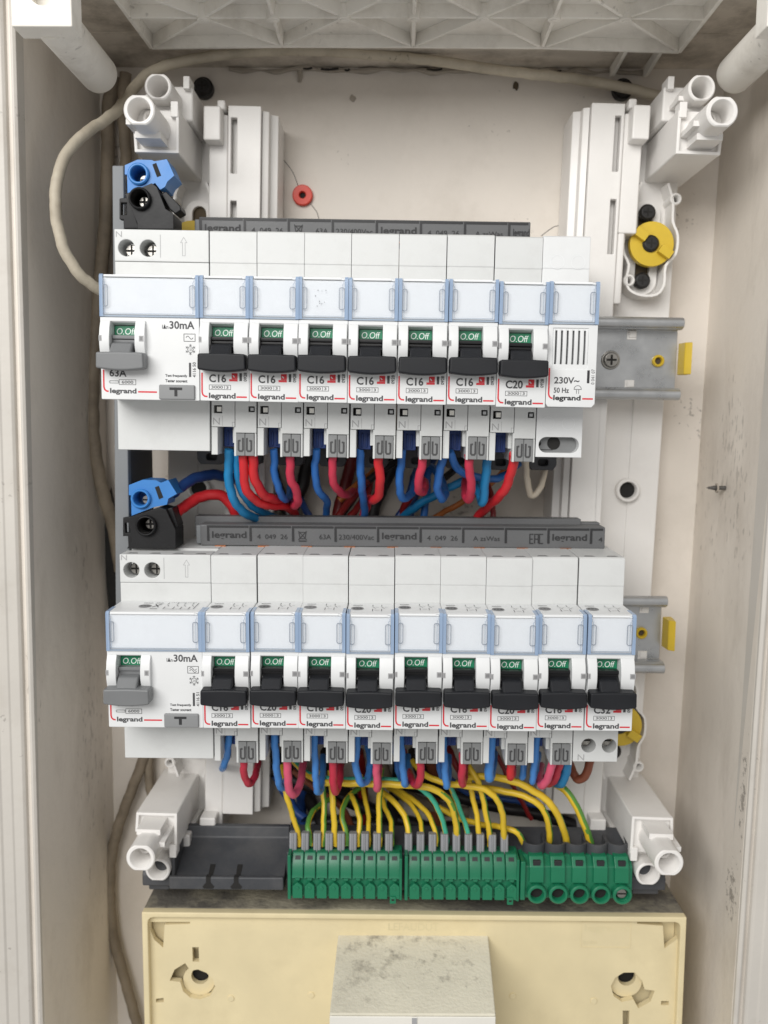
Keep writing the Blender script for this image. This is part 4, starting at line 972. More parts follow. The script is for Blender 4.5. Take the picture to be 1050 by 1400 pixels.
m = MB(); m.prism([(3, 3.0), (3, 20), (-5, 20.4), (-9.5, 17), (-10.0, 3.0)], 1.8, 48.4, 'x'); m.box(0, 2.2, -11.4, 0, 2.6, 20.0); obj('body', m.mesh('greenblk', bevel=0.5), t)
for k in range(5):
    cx = 7.0 + k * 9.12
    m = MB(); m.pipe((cx, 6.2), -13.4, -8, 4.15, 2.75, n=26, floor=-10.5, fm=1); cl = obj('screw_collar', m.mesh(['greenclip', 'hole']), t)
    if k == 4:
        m = MB(); m.cyl((cx, -10, 6.2), (cx, -11.6, 6.2), 2.5, 2.1, n=16); so = obj('terminal_screw', m.mesh('screw', bevel=0.2), cl)
        m = MB(); m.box(cx - 1.8, cx + 1.8, -11.75, -11.4, 5.9, 6.5); obj('screw_slot', m.mesh('hole'), so)
    m = MB(); m.prism([(-5, 21.6), (-8.2, 21.2), (-11.0, 17.4), (-11.4, 10.5), (-8, 10.5), (-8, 17)], cx - 3.1, cx + 3.1, 'x'); br = obj('bridge', m.mesh('greenclip', bevel=0.4), t)
    m = MB(); m.box(cx - 1.6, cx + 1.6, -10.6, -9.4, 16.8, 20.2); wv = obj('test_window', m.mesh('busdark', bevel=0.2), br)
    m = MB()
    arch = circ(cx, 0.5, 4.7, 16, math.pi * 1.08, math.pi * 1.92)
    m.ribbon([(cx - 4.45, 9.5), (cx - 4.3, 2.0)] + [(p, q + 3) for p, q in arch] + [(cx + 4.3, 2.0), (cx + 4.45, 9.5)], 0.9, 0, thick=9)
    g = obj('wire_arch', m.mesh('carrier', bevel=0.25), t, loc=(0, 0, 21)); g.rotation_euler = (math.radians(-90), 0, 0); g.location = Vector((0, -4.5, 25)) * S

# ------------------------------------------------------------------ old cream box below
cb = thing('cream_box', 'yellowed cream plastic box with round lock holes under the terminals', 'box', (116, -20, -320))
bx0, bx1, zt = -118.6, 118.6, 77.8
m = MB(); m.box(bx0, bx1, 3.62, 58, zt - 2.6, zt); obj('top_panel', m.mesh('creamtop', bevel=0.5), cb)
m = MB(); m.prism([(bx0, 0 - 40), (bx1, -40), (bx1, zt), (bx0, zt)], -0.4, 3.6, 'y', holes=[rrect(bx0 + 2.6, bx1 - 2.6, -36, zt - 2.4, 2.5, 4)])
m.box(bx0 + 0.05, bx0 + 2.5, 3.6, 58, -40, zt - 2.7); m.box(bx1 - 2.5, bx1 - 0.05, 3.6, 58, -40, zt - 2.7); obj('rim', m.mesh('cream', bevel=0.5), cb)
def rc(q): return [(a - 116, b + 320) for a, b in q]
holes = [rc(q) for q in (
    [(0.4, -248.4), (17.8, -248.2), (17.8, -249.1), (6.6, -249.6), (5.7, -260.3), (1.8, -256.6), (0.3, -252.4)],
    [(213.7, -245.4), (232.1, -245.3), (232.4, -253.7), (226.4, -258.4), (225.3, -247.9), (214.1, -247.1)],
    [(18.6, -260.0), (21.4, -260.0), (21.5, -266.8), (18.7, -266.8)],
    [(15.3, -267.5), (17.6, -271.1), (20.9, -270.4), (24.7, -272.0), (27.7, -275.2), (28.4, -278.8), (25.9, -283.0), (21.5, -284.6), (17.2, -283.8), (14.2, -280.8), (13.0, -276.4), (8.3, -275.9), (10.5, -270.7)],
    [(203.5, -276.3), (205.3, -272.3), (208.9, -269.9), (213.8, -269.8), (217.1, -273.6), (218.4, -277.7), (222.9, -278.3), (221.2, -283.5), (216.0, -286.7), (213.7, -282.6), (208.6, -283.7), (204.9, -281.0)],
    [(209.1, -287.8), (212.0, -287.8), (212.1, -299.6), (209.5, -299.7)],
    [(2.0, -284.5), (5.4, -284.1), (5.5, -286.1), (2.0, -286.3)],
    [(225.9, -283.1), (229.3, -283.1), (229.3, -285.0), (225.9, -285.0)])]
m = MB(); m.prism(rect(bx0 + 2.4, bx1 - 2.4, -40, zt - 2.3), 2.6, 5.4, 'y', holes=holes); obj('face_plate', m.mesh('cream', bevel=0.25), cb)
m = MB(); m.box(bx0 + 2.6, bx1 - 2.6, 9.5, 11, -40, zt - 2.8); m.box(bx0 + 2.7, bx0 + 34, 7.4, 8.0, 56, zt - 2.9); m.box(bx1 - 34, bx1 - 2.7, 7.4, 8.0, 56, zt - 2.9); obj('inner_panel', m.mesh('cream'), cb)
for q, s_ in (((20.7, -277.5), 1), ((210.8, -276.2), -1)):
    x, z = q[0] - 116, q[1] + 320
    m = MB(); m.prism(circ(0, 0, 7.2, 24), 5.6, 8.2, 'y', holes=[circ(0.4, 2.0, 3.9, 20)]); m.cyl((0.4, 9.4, 2.0), (0.4, 9.2, 2.0), 5.0, n=18, m=1); o = obj('lock_socket', m.mesh(['cream', 'hole'], bevel=0.3), cb, loc=(x, 0, z))
for q in ((35.4, -283.8), (71.0, -281.9), (160.3, -281.4), (196.1, -283.3)):
    m = MB(); m.cyl((0, 3, 0), (0, 2.1, 0), 1.55, 1.4, n=16); obj('ejector_mark', m.mesh('cream', bevel=0.2), cb, loc=(q[0] - 116, 0, q[1] + 320))
for q in ((56.4, -244.5), (173.9, -243.6)):
    m = MB(); m.box(-1.4, 1.4, 2.0, 2.8, -1.0, 1.0); obj('notch', m.mesh('brownhole', bevel=0.2), cb, loc=(q[0] - 116, 0, q[1] + 320))
# embossed plate and raised name on the face
q0, q1 = (189.7, -246.5), (211.3, -258.2)
m = MB(); m.ribbon(rect(q0[0] - 116, q1[0] - 116, q1[1] + 320, q0[1] + 320), 0.35, 2.45, 0, closed=True, thick=0.3); obj('embossed_frame', m.mesh('cream'), cb); m = MB()
m.text('legrand', q0[0] - 114.5, q1[0] - 117, q0[1] + 320 - 5.2, q0[1] + 320 - 1.2, 2.52, 0, bold=0.01); m.text('01401', q0[0] - 115, q0[0] - 109, q1[1] + 320 + 1.3, q1[1] + 320 + 3.0, 2.52, 0); obj('embossed_lettering', m.mesh('emboss', flat=True), cb); m = MB()
e0, e1 = (103.1, -251.5), (129.1, -247.8)
m.text('LEFAUDUT', e0[0] - 114, e1[0] - 118, e0[1] + 320 + 0.3, e1[1] + 320, 2.52, 0)
obj('embossed_lettering', m.mesh('emboss', flat=True), cb)
# central protruding block with a sloping dusty top
m = MB(); zo = 320
T = [(83.0 - 116, 3, -253.6 + zo), (149.0 - 116, 3, -253.2 + zo), (147.8 - 116, -36.6, -262.2 + zo), (81.9 - 116, -36.6, -262.6 + zo)]
Bv = [(x, y, -40) for x, y, z in T]
m.hexa([(x, y, z - 1.2) for x, y, z in T], T); obj('block_top', m.mesh('dustblock', bevel=0.9, seg=3), cb)
m = MB(); m.hexa(Bv, [(x, y, z - 1.3) for x, y, z in T]); m.box(-1.7, 0.9, -36.9, -36.4, 40, zo - 262.8 - 0.8, 1); obj('block_body', m.mesh(['blockfront', 'inklight'], bevel=0.4), cb)

# ------------------------------------------------------------------ cables and wires
g0 = 'wires hanging below the upper row'; g3 = 'earth wires rising from the green terminals'
def wire(label, key, r, pts, group, name='wire', cat='wire', n=9, split=None, mats=None, sub=7):
    m = MB(); c0 = Vector(pts[0]); P = [tuple(Vector(p) - c0) for p in pts]
    m.tube(P, r * (0.72 if cat == 'cable' else 0.73 if group == g0 else 0.64 if group == g3 else 0.72), n=n, sub=sub, split=split, wob=0.14 if group != g3 else 0.11)
    o = obj(name, m.mesh(mats or key, angle=70)); o.location = c0 * S
    return tag(o, label, cat, group)
wire('thick old beige cable looping from the ceiling down the left wall', 'cable', 3.1, [(225.3, 30.0, 116.2), (216.8, 29.0, 118.0), (206.7, 28.0, 119.8), (183.4, 26.0, 122.8), (157.2, 24.0, 124.7), (124.8, 22.0, 128.2), (92.8, 20.0, 130.4), (67.4, 18.0, 131.1), (42.3, 16.0, 129.6), (20.5, 14.0, 126.1), (5.1, 10.0, 120.7), (-2.7, 6.0, 113.5), (-6.2, -2.0, 103.1), (-10.0, -12.0, 93.4), (-16.6, -24.0, 82.8), (-21.8, -32.0, 71.7), (-24.1, -36.0, 58.1), (-23.7, -36.0, 45.0), (-20.9, -34.0, 33.9), (-16.0, -28.0, 25.9), (-10.0, -18.0, 21.6), (-5.7, -8.0, 16.7)], 'old cables in the niche', 'cable', 'cable', 14)
wire('brown dusty cable running down the left back corner of the niche', 'cabledark', 4.2, [(-20.7, 33.0, 125.4), (-24.4, 33.0, 111.1), (-25.1, 32.0, 85.2), (-26.7, 30.0, 55.6), (-29.6, 26.0, 22.3), (-31.3, 22.0, -11.0), (-31.1, 20.0, -37.6), (-29.0, 24.0, -61.3), (-26.3, 30.0, -79.2), (-24.3, 33.0, -100.7)], 'old cables in the niche', 'cable', 'cable', 12)
wire('second brown cable beside the left bracket near the ceiling', 'cabledark', 3.6, [(-15.2, 30.0, 125.9), (-16.9, 30.0, 110.2), (-16.1, 30.0, 87.9), (-19.1, 30.0, 62.1), (-21.7, 30.0, 29.4)], 'old cables in the niche', 'cable', 'cable', 12)
wire('dusty beige cable curving down the lower left corner', 'cabledark', 3.6, [(-11.2, 30.0, -179.1), (-15.0, 30.0, -193.9), (-21.5, 30.0, -210.6), (-27.7, 30.0, -227.5), (-32.1, 31.0, -245.0), (-33.3, 31.0, -264.0), (-32.1, 31.0, -285.2), (-27.8, 31.0, -304.6), (-23.2, 31.0, -324.1), (-18.8, 31.0, -343.8)], 'old cables in the niche', 'cable', 'cable', 12)
wire('short brown cable behind the lower left bracket post', 'cabledark', 3.0, [(-11.9, 32.0, -187.2), (-12.9, 32.0, -202.1), (-11.5, 32.0, -217.0), (-14.7, 32.0, -232.1)], 'old cables in the niche', 'cable', 'cable', 12)
for (x, y, z), r_, lab in (((-28.9, 34.0, -90.3), 7.5, 'tall black gap in the left back corner'),):
    m = MB(); hh = 34
    pts = [((r_ * 0.42) * (0.8 + 0.4 * random.random()) * math.cos(a), hh * (0.85 + 0.3 * random.random()) * math.sin(a)) for a in [k * 0.4488 for k in range(14)]]
    m.prism(pts, 0, 1.2); tag(obj('wall_gap', m.mesh('hole', bevel=0.2), loc=(x - (0 if r_ < 7.2 else 0), y, z - (0 if r_ < 7.2 else 6))), lab, 'gap', kind='structure')

g1 = 'wires hanging below the upper row'
O5, = ((230, 600),)
A = {'w1': [(40.8, -34.0, -40.0), (40.6, -33.0, -43.5), (39.8, -31.0, -49.9), (40.5, -28.0, -58.6), (43.3, -22.0, -65.5), (47.5, -12.0, -69.9), (52.5, 0.0, -72.4), (55.3, 8.0, -73.7)], 'w2': [(43.7, -33.0, -40.7), (43.6, -32.0, -44.3), (43.4, -29.0, -52.1), (44.6, -24.0, -58.9), (47.4, -16.0, -64.7), (51.8, -6.0, -69.0), (55.6, 6.0, -72.3)], 'r1': [(47.3, -40.0, -40.5), (47.3, -39.0, -43.2), (47.0, -36.0, -52.3), (48.6, -32.0, -58.5), (53.7, -24.0, -63.1), (60.3, -14.0, -64.6), (63.3, -4.0, -68.8), (63.9, 4.0, -75.1)], 'r2': [(51.0, -40.0, -40.5), (51.0, -39.0, -43.2), (51.0, -36.0, -50.9), (53.3, -31.0, -57.5), (56.6, -24.0, -60.6), (59.7, -15.0, -61.6), (62.7, -2.0, -65.2)], 'b3': [(58.5, -35.0, -39.9), (58.6, -34.0, -43.4), (58.5, -32.0, -49.7), (59.9, -28.0, -57.0), (61.2, -20.0, -61.1), (61.3, -6.0, -61.1), (60.1, 8.0, -58.4)], 'r3': [(65.6, -40.0, -40.4), (65.5, -39.0, -43.8), (65.4, -37.0, -50.8), (67.1, -32.0, -56.7), (67.1, -26.0, -61.4), (64.4, -16.0, -64.2), (61.8, -4.0, -62.8), (61.2, 8.0, -59.2)], 'b4': [(75.5, -35.0, -39.8), (75.2, -34.0, -43.3), (74.6, -32.0, -49.6), (75.7, -27.0, -57.0), (78.0, -19.0, -60.9), (77.8, -10.0, -65.1), (75.6, 2.0, -74.8)], 'r4': [(82.6, -40.0, -40.3), (82.3, -39.0, -43.7), (81.8, -36.0, -50.7), (83.6, -29.0, -56.4), (86.5, -16.0, -59.5), (88.4, 0.0, -59.1)], 'fb': [(15.4, -22.0, -58.5), (16.6, -18.0, -57.0), (21.9, -12.0, -53.3), (27.3, -6.0, -52.1), (32.1, 0.0, -53.0), (38.0, 10.0, -55.6)], 'fr': [(14.9, -24.0, -69.1), (16.2, -20.0, -67.0), (20.7, -14.0, -63.0), (27.2, -10.0, -60.3), (33.5, -8.0, -61.4), (37.2, -6.0, -66.5), (38.3, -2.0, -74.5)], 'b5': [(92.6, -35.0, -39.8), (92.7, -34.0, -43.3), (93.0, -32.0, -50.3), (93.3, -26.0, -56.8), (93.8, -14.0, -64.2), (93.7, 0.0, -74.1)], 'r5': [(100.0, -40.0, -41.3), (100.1, -39.0, -44.7), (100.6, -36.0, -50.8), (100.2, -30.0, -57.3), (98.0, -22.0, -61.1), (95.9, -14.0, -61.4), (94.0, -6.0, -66.8), (91.4, 2.0, -75.3)], 'b6': [(109.3, -35.0, -39.8), (109.0, -34.0, -44.1), (108.4, -32.0, -51.9), (108.8, -28.0, -57.9), (110.9, -22.0, -60.2), (113.8, -12.0, -58.7), (115.6, 0.0, -54.1), (116.2, 10.0, -50.9)], 'r6': [(117.4, -40.0, -41.2), (117.0, -39.0, -45.5), (116.0, -36.0, -51.6), (116.0, -31.0, -56.1), (118.1, -25.0, -57.0), (119.3, -16.0, -54.8), (118.5, -6.0, -53.7)], 'r6b': [(119.3, -4.0, -54.7), (115.5, 2.0, -59.0), (112.4, 6.0, -64.1), (110.5, 8.0, -68.2), (109.3, 8.0, -75.0)], 'b7': [(126.1, -35.0, -40.5), (125.1, -34.0, -44.8), (123.9, -31.0, -51.0), (124.0, -27.0, -56.5), (126.0, -22.0, -60.3), (127.8, -14.0, -59.0), (127.5, -6.0, -55.9), (125.3, 0.0, -51.2), (122.6, 4.0, -48.8), (121.1, 6.0, -51.6), (121.0, 8.0, -60.4), (119.2, 8.0, -74.9)], 'b7b': [(128.1, -34.0, -40.5), (129.5, -32.0, -43.6), (133.1, -26.0, -48.7), (140.9, -18.0, -51.6), (149.0, -10.0, -52.7), (155.5, -2.0, -50.9), (161.2, 6.0, -47.1)], 'r7': [(135.0, -40.0, -41.1), (135.4, -39.0, -45.4), (136.4, -36.0, -51.5), (137.0, -31.0, -57.4), (136.4, -25.0, -60.2), (135.9, -17.0, -58.2), (137.0, -6.0, -53.5)], 'b8': [(143.3, -34.0, -40.4), (143.1, -33.0, -44.8), (142.8, -30.0, -51.8), (142.7, -26.0, -59.2), (142.5, -22.0, -61.5), (141.8, -15.0, -58.3), (140.3, -6.0, -54.4), (137.1, 0.0, -54.0)], 'cy': [(102.3, 12.0, -77.5), (107.2, 10.0, -73.8), (116.6, 4.0, -65.8), (125.9, 0.0, -59.7), (133.2, -2.0, -55.7), (140.4, -4.0, -53.2), (144.4, -2.0, -56.1)], 'r8': [(152.7, -40.0, -41.0), (152.8, -38.0, -44.0), (151.9, -33.0, -51.6), (149.8, -27.0, -57.7), (146.5, -18.0, -62.6), (143.1, -8.0, -68.2), (139.3, 0.0, -74.8)], 'rt': [(146.0, 14.0, -52.9), (149.0, 12.0, -58.6), (150.2, 8.0, -65.0), (150.3, 4.0, -75.2)], 'og': [(119.1, 18.0, -77.1), (125.0, 18.0, -72.6), (133.0, 20.0, -68.3), (144.0, 22.0, -61.9), (153.0, 24.0, -55.5), (162.1, 26.0, -46.6)], 'og2': [(81.6, 16.0, -64.7), (86.5, 16.0, -60.3), (91.3, 18.0, -56.5), (97.2, 20.0, -51.6), (100.1, 22.0, -48.7)], 'bk1': [(82.4, 20.0, -72.6), (87.4, 18.0, -64.4), (95.3, 16.0, -55.3), (101.2, 16.0, -50.9), (109.0, 18.0, -45.5)], 'bk2': [(126.5, 12.0, -56.3), (130.3, 12.0, -52.9), (135.2, 14.0, -48.9), (138.3, 16.0, -46.3)], 'dr1': [(78.7, 0.0, -76.1), (82.4, 2.0, -69.6), (86.0, 6.0, -65.2), (90.6, 10.0, -59.8), (94.4, 14.0, -56.2)], 'dr2': [(84.2, 4.0, -77.5), (87.0, 6.0, -71.0), (90.7, 10.0, -66.6), (94.4, 14.0, -61.0), (96.2, 20.0, -54.6)], 'nv1': [(71.3, 4.0, -76.7), (68.9, 4.0, -70.9), (65.7, 8.0, -65.6), (63.1, 14.0, -63.2)], 'nv2': [(107.2, 6.0, -76.7), (107.9, 8.0, -72.1), (111.9, 10.0, -64.5), (115.8, 14.0, -52.1)], 'bg': [(161.1, -12.0, -42.1), (162.0, -10.0, -47.6), (163.1, -8.0, -54.2), (164.6, -6.0, -59.4), (166.9, -5.0, -60.1), (169.5, -4.0, -55.8), (171.5, -2.0, -49.9), (173.0, 2.0, -42.6)]}
for key, col, r_, lab in (
    ('w1', 'w_cyan', 2.5, 'outer bright blue wire leaving the first breaker of the upper row'), ('w2', 'w_cyan', 2.2, 'inner bright blue wire leaving the first breaker of the upper row'),
    ('r1', 'w_red', 2.45, 'left red wire of the pair under the first upper breaker'), ('r2', 'w_red', 2.6, 'right red wire of the pair under the first upper breaker'),
    ('b3', 'w_blue', 2.1, 'blue wire under the second breaker of the upper row'), ('r3', 'w_rose', 2.3, 'pinkish red wire under the second breaker of the upper row'),
    ('b4', 'w_blue', 2.1, 'blue wire kinked under the third breaker of the upper row'), ('r4', 'w_rose', 2.2, 'pinkish red wire bending right under the third upper breaker'),
    ('fb', 'w_navy', 3.2, 'thick dark blue wire leaving the lower blue feed terminal'), ('fr', 'w_red', 3.2, 'thick red wire arching from the lower black feed terminal'),
    ('b5', 'w_blue', 2.2, 'straight blue wire under the fourth breaker of the upper row'), ('r5', 'w_red', 2.5, 'red wire hooked left under the fourth breaker of the upper row'),
    ('b6', 'w_blue', 2.2, 'blue wire looping right under the fifth breaker of the upper row'), ('r6', 'w_rose', 2.3, 'pinkish red wire curled under the fifth breaker of the upper row'),
    ('r6b', 'w_dred', 2.1, 'dark red wire running down behind the fifth upper breaker'), ('b7', 'w_blue', 2.3, 'blue wire looped round itself under the sixth upper breaker'),
    ('b7b', 'w_blue', 2.2, 'blue wire swinging right from the sixth breaker of the upper row'), ('r7', 'w_rose', 2.4, 'pinkish red wire hooked under the sixth breaker of the upper row'),
    ('b8', 'w_cyan', 2.5, 'bright blue wire under the C20 breaker of the upper row'), ('cy', 'w_cyan', 2.5, 'long bright blue wire slanting across behind the upper row'),
    ('r8', 'w_red', 2.6, 'thick red wire sweeping left from the C20 breaker'), ('rt', 'w_dred', 1.8, 'thin dark red wire dropping behind the C20 breaker'),
    ('og', 'w_orange', 1.9, 'long orange wire slanting along the back wall'), ('og2', 'w_orange', 2.2, 'short orange wire behind the fourth upper breaker'),
    ('bk1', 'w_black', 2.3, 'black wire slanting behind the fourth upper breaker'), ('bk2', 'w_black', 2.2, 'short black wire behind the sixth upper breaker'),
    ('dr1', 'w_dred', 2.2, 'dark red wire slanting behind the third upper breaker'), ('dr2', 'w_dred', 2.2, 'dark red wire steeply behind the fourth upper breaker'),
    ('nv1', 'w_navy', 2.1, 'dark blue wire slanting behind the second upper breaker'), ('nv2', 'w_navy', 2.1, 'dark blue wire slanting behind the fifth upper breaker'),
    ('bg', 'w_beige', 1.9, 'beige wire hanging in a loop under the doorbell unit')):
    wire(lab, col, r_, A[key], g1, n=12 if r_ > 2 else 9)

for pts, r_, col, lab in (([(46.8, 26.0, -42.1), (49.7, 28.0, -53.5), (52.9, 28.0, -64.1), (57.2, 26.0, -71.3), (59.8, 24.0, -77.6)], 4.4, 'w_black', 'added thick black cable in the gap behind the second upper breaker'),
                          ([(67.7, 28.0, -40.4), (65.0, 30.0, -51.9), (62.5, 30.0, -61.8), (57.7, 28.0, -72.3), (56.3, 26.0, -79.5)], 4.2, 'w_black', 'added black cable slanting left in the gap behind the third upper breaker'),
                          ([(86.9, 30.0, -43.2), (84.8, 31.0, -54.4), (81.7, 31.0, -65.6), (78.7, 30.0, -77.8)], 4.0, 'w_dred', 'added dark red cable in the gap behind the fourth upper breaker'),
                          ([(108.1, 30.0, -43.0), (103.1, 31.0, -55.3), (98.1, 31.0, -66.5), (95.1, 30.0, -77.7)], 4.2, 'w_black', 'added black cable slanting in the gap left of the fifth upper breaker'),
                          ([(125.3, 30.0, -44.0), (119.4, 31.0, -56.2), (114.4, 31.0, -67.5), (113.4, 30.0, -77.6)], 3.4, 'w_navy', 'added dark blue cable in the gap behind the curled red wire')):
    wire(lab, col, r_, pts, 'added dark cables in the gap between the rows', n=10)  # cables added to fill and darken the gap behind the wires

g2 = 'wires hanging below the lower row'
Bq = {'a1': [(39.5, -35.0, -155.1), (38.8, -34.0, -161.7), (37.2, -30.0, -168.5), (34.8, -24.0, -174.5), (30.8, -6.0, -182.7), (25.4, 24.0, -193.8)], 'a2': [(46.2, -40.0, -162.4), (46.0, -39.0, -167.9), (45.7, -36.0, -173.8), (46.9, -32.0, -178.6), (48.3, -26.0, -177.9), (48.1, -16.0, -176.6), (46.6, -4.0, -176.4)], 'a3': [(58.0, -35.0, -155.0), (58.2, -34.0, -163.6), (58.5, -32.0, -172.7), (58.9, -28.0, -180.2), (59.6, -22.0, -184.4), (59.8, -10.0, -185.1)], 'a4': [(63.8, -40.0, -162.2), (63.8, -39.0, -168.8), (63.8, -37.0, -176.8), (65.2, -33.0, -182.7), (67.1, -26.0, -182.1), (67.4, -16.0, -179.2), (66.8, -4.0, -176.2)], 'a5': [(74.2, -35.0, -154.8), (74.3, -34.0, -163.5), (74.6, -32.0, -174.7), (74.7, -28.0, -182.7), (75.5, -23.0, -185.4), (75.9, -14.0, -183.3), (75.3, -2.0, -178.1)], 'a6': [(82.1, -40.0, -162.1), (82.1, -39.0, -168.6), (82.3, -37.0, -176.2), (82.8, -33.0, -181.5), (83.9, -28.0, -180.0), (84.0, -18.0, -177.2), (83.5, -6.0, -175.3)], 'a7': [(92.1, -35.0, -154.7), (91.5, -34.0, -162.3), (91.2, -32.0, -171.4), (93.2, -29.0, -178.7), (95.6, -24.0, -180.0), (96.7, -17.0, -176.4), (95.7, -10.0, -170.3), (94.5, -6.0, -166.3)], 'a8': [(99.7, -40.0, -161.9), (99.8, -39.0, -168.5), (100.0, -36.0, -175.9), (100.1, -32.0, -180.5), (100.4, -24.0, -179.9), (100.6, -8.0, -175.5)], 'a9': [(109.4, -35.0, -154.5), (109.9, -34.0, -163.2), (110.7, -32.0, -172.3), (111.7, -28.0, -179.7), (112.7, -20.0, -180.4), (113.1, -6.0, -176.2)], 'a9b': [(107.3, -24.0, -159.6), (107.8, -22.0, -168.9), (108.7, -20.0, -176.1), (110.1, -16.0, -183.2)], 'a10': [(117.7, -40.0, -161.8), (117.8, -39.0, -168.3), (117.5, -36.0, -174.7), (116.3, -31.0, -179.2), (114.2, -22.0, -179.6), (112.6, -10.0, -179.1), (111.4, 2.0, -177.1)], 'a11': [(126.7, -35.0, -154.4), (127.3, -34.0, -163.0), (128.1, -32.0, -172.1), (129.1, -28.0, -180.6), (130.2, -20.0, -179.2), (131.1, -8.0, -175.3)], 'a11b': [(124.8, -24.0, -160.5), (125.6, -22.0, -169.8), (127.1, -20.0, -178.1), (128.6, -16.0, -184.2)], 'a12': [(134.6, -40.0, -161.6), (134.6, -39.0, -168.2), (134.7, -36.0, -174.6), (135.4, -32.0, -177.8), (137.0, -22.0, -178.3), (138.4, -8.0, -175.2)], 'a12b': [(131.1, 0.0, -173.9), (133.6, -4.0, -178.5), (136.1, -8.0, -183.0), (136.5, -12.0, -184.7)], 'a13': [(146.4, -36.0, -153.9), (146.4, -35.0, -162.5), (146.2, -33.0, -169.5), (146.7, -30.0, -175.9), (148.6, -22.0, -175.0), (151.0, -8.0, -174.0)], 'a14': [(153.6, -40.0, -161.5), (154.2, -38.0, -167.4), (154.9, -35.0, -173.3), (156.8, -26.0, -173.3), (159.3, -10.0, -173.1)], 'a15': [(163.0, -20.0, -168.1), (162.1, -22.0, -173.8), (161.6, -22.0, -179.2), (164.2, -10.0, -178.6)], 'a16': [(165.4, -35.0, -154.1), (165.0, -34.0, -162.7), (164.8, -32.0, -171.8), (164.9, -28.0, -178.3), (167.3, -20.0, -177.8), (170.9, -6.0, -174.6)], 'a17': [(171.6, -40.0, -161.3), (170.9, -39.0, -166.3), (169.6, -36.0, -173.7), (168.3, -31.0, -178.7), (168.8, -22.0, -179.1), (172.0, -8.0, -179.4)], 'a18': [(175.3, -36.0, -162.9), (174.9, -34.0, -168.3), (174.1, -30.0, -175.7), (172.6, -24.0, -180.9), (172.7, -14.0, -182.4)], 'a19': [(178.2, -34.0, -163.6), (178.3, -32.0, -169.6), (178.2, -28.0, -176.5), (177.3, -23.0, -181.3), (176.4, -15.0, -183.1), (177.6, -4.0, -182.1)], 'a20': [(182.7, -10.0, -172.9), (183.4, -16.0, -177.1), (185.4, -20.0, -180.3), (188.0, -22.0, -178.1), (189.5, -24.0, -172.2), (190.1, -24.0, -167.4)], 'a21': [(152.5, 10.0, -177.5), (157.0, 8.0, -186.0), (160.5, 8.0, -192.9), (165.4, 10.0, -201.9), (171.6, 12.0, -213.4)]}
for key, col, r_, lab in (
    ('a1', 'w_lblue', 2.0, 'short light blue wire under the first breaker of the lower row'), ('a2', 'w_crim', 2.1, 'crimson wire loop under the first breaker of the lower row'),
    ('a3', 'w_lblue', 2.1, 'light blue wire under the second breaker of the lower row'), ('a4', 'w_pink', 2.3, 'large pink wire loop under the second breaker of the lower row'),
    ('a5', 'w_lblue', 2.0, 'light blue wire under the third breaker of the lower row'), ('a6', 'w_crim', 2.2, 'crimson wire loop under the third breaker of the lower row'),
    ('a7', 'w_lblue', 2.1, 'light blue wire loop under the fourth breaker of the lower row'), ('a8', 'w_pink', 2.1, 'pink wire under the fourth breaker of the lower row'),
    ('a9', 'w_lblue', 2.1, 'light blue wire under the fifth breaker of the lower row'), ('a9b', 'w_blue', 1.9, 'darker blue wire behind the fifth lower breaker'),
    ('a10', 'w_crim', 2.2, 'crimson wire hooked left under the fifth breaker of the lower row'), ('a11', 'w_lblue', 2.1, 'light blue wire under the sixth breaker of the lower row'),
    ('a11b', 'w_blue', 1.9, 'darker blue wire behind the sixth lower breaker'), ('a12', 'w_crim', 2.2, 'crimson wire under the sixth breaker of the lower row'),
    ('a12b', 'w_dred', 2.0, 'dark red wire slanting behind the sixth lower breaker'), ('a13', 'w_lblue', 2.7, 'thick light blue wire under the seventh breaker of the lower row'),
    ('a14', 'w_red', 2.3, 'red wire under the seventh breaker of the lower row'), ('a15', 'w_lblue', 1.9, 'short light blue wire between the seventh and eighth lower breakers'),
    ('a16', 'w_lblue', 2.0, 'light blue wire under the eighth breaker of the lower row'), ('a17', 'w_pink', 2.3, 'pink wire bent left under the eighth breaker of the lower row'),
    ('a18', 'w_crim', 2.2, 'crimson wire beside the pink one under the eighth lower breaker'), ('a19', 'w_cyan', 2.7, 'thick bright blue wire beside the C32 breaker'),
    ('a20', 'w_brown', 2.5, 'brown wire looping under the C32 breaker'), ('a21', 'w_dred', 1.5, 'thin dark red wire on the back wall below the lower row')):
    wire(lab, col, r_, Bq[key], g2, n=12)

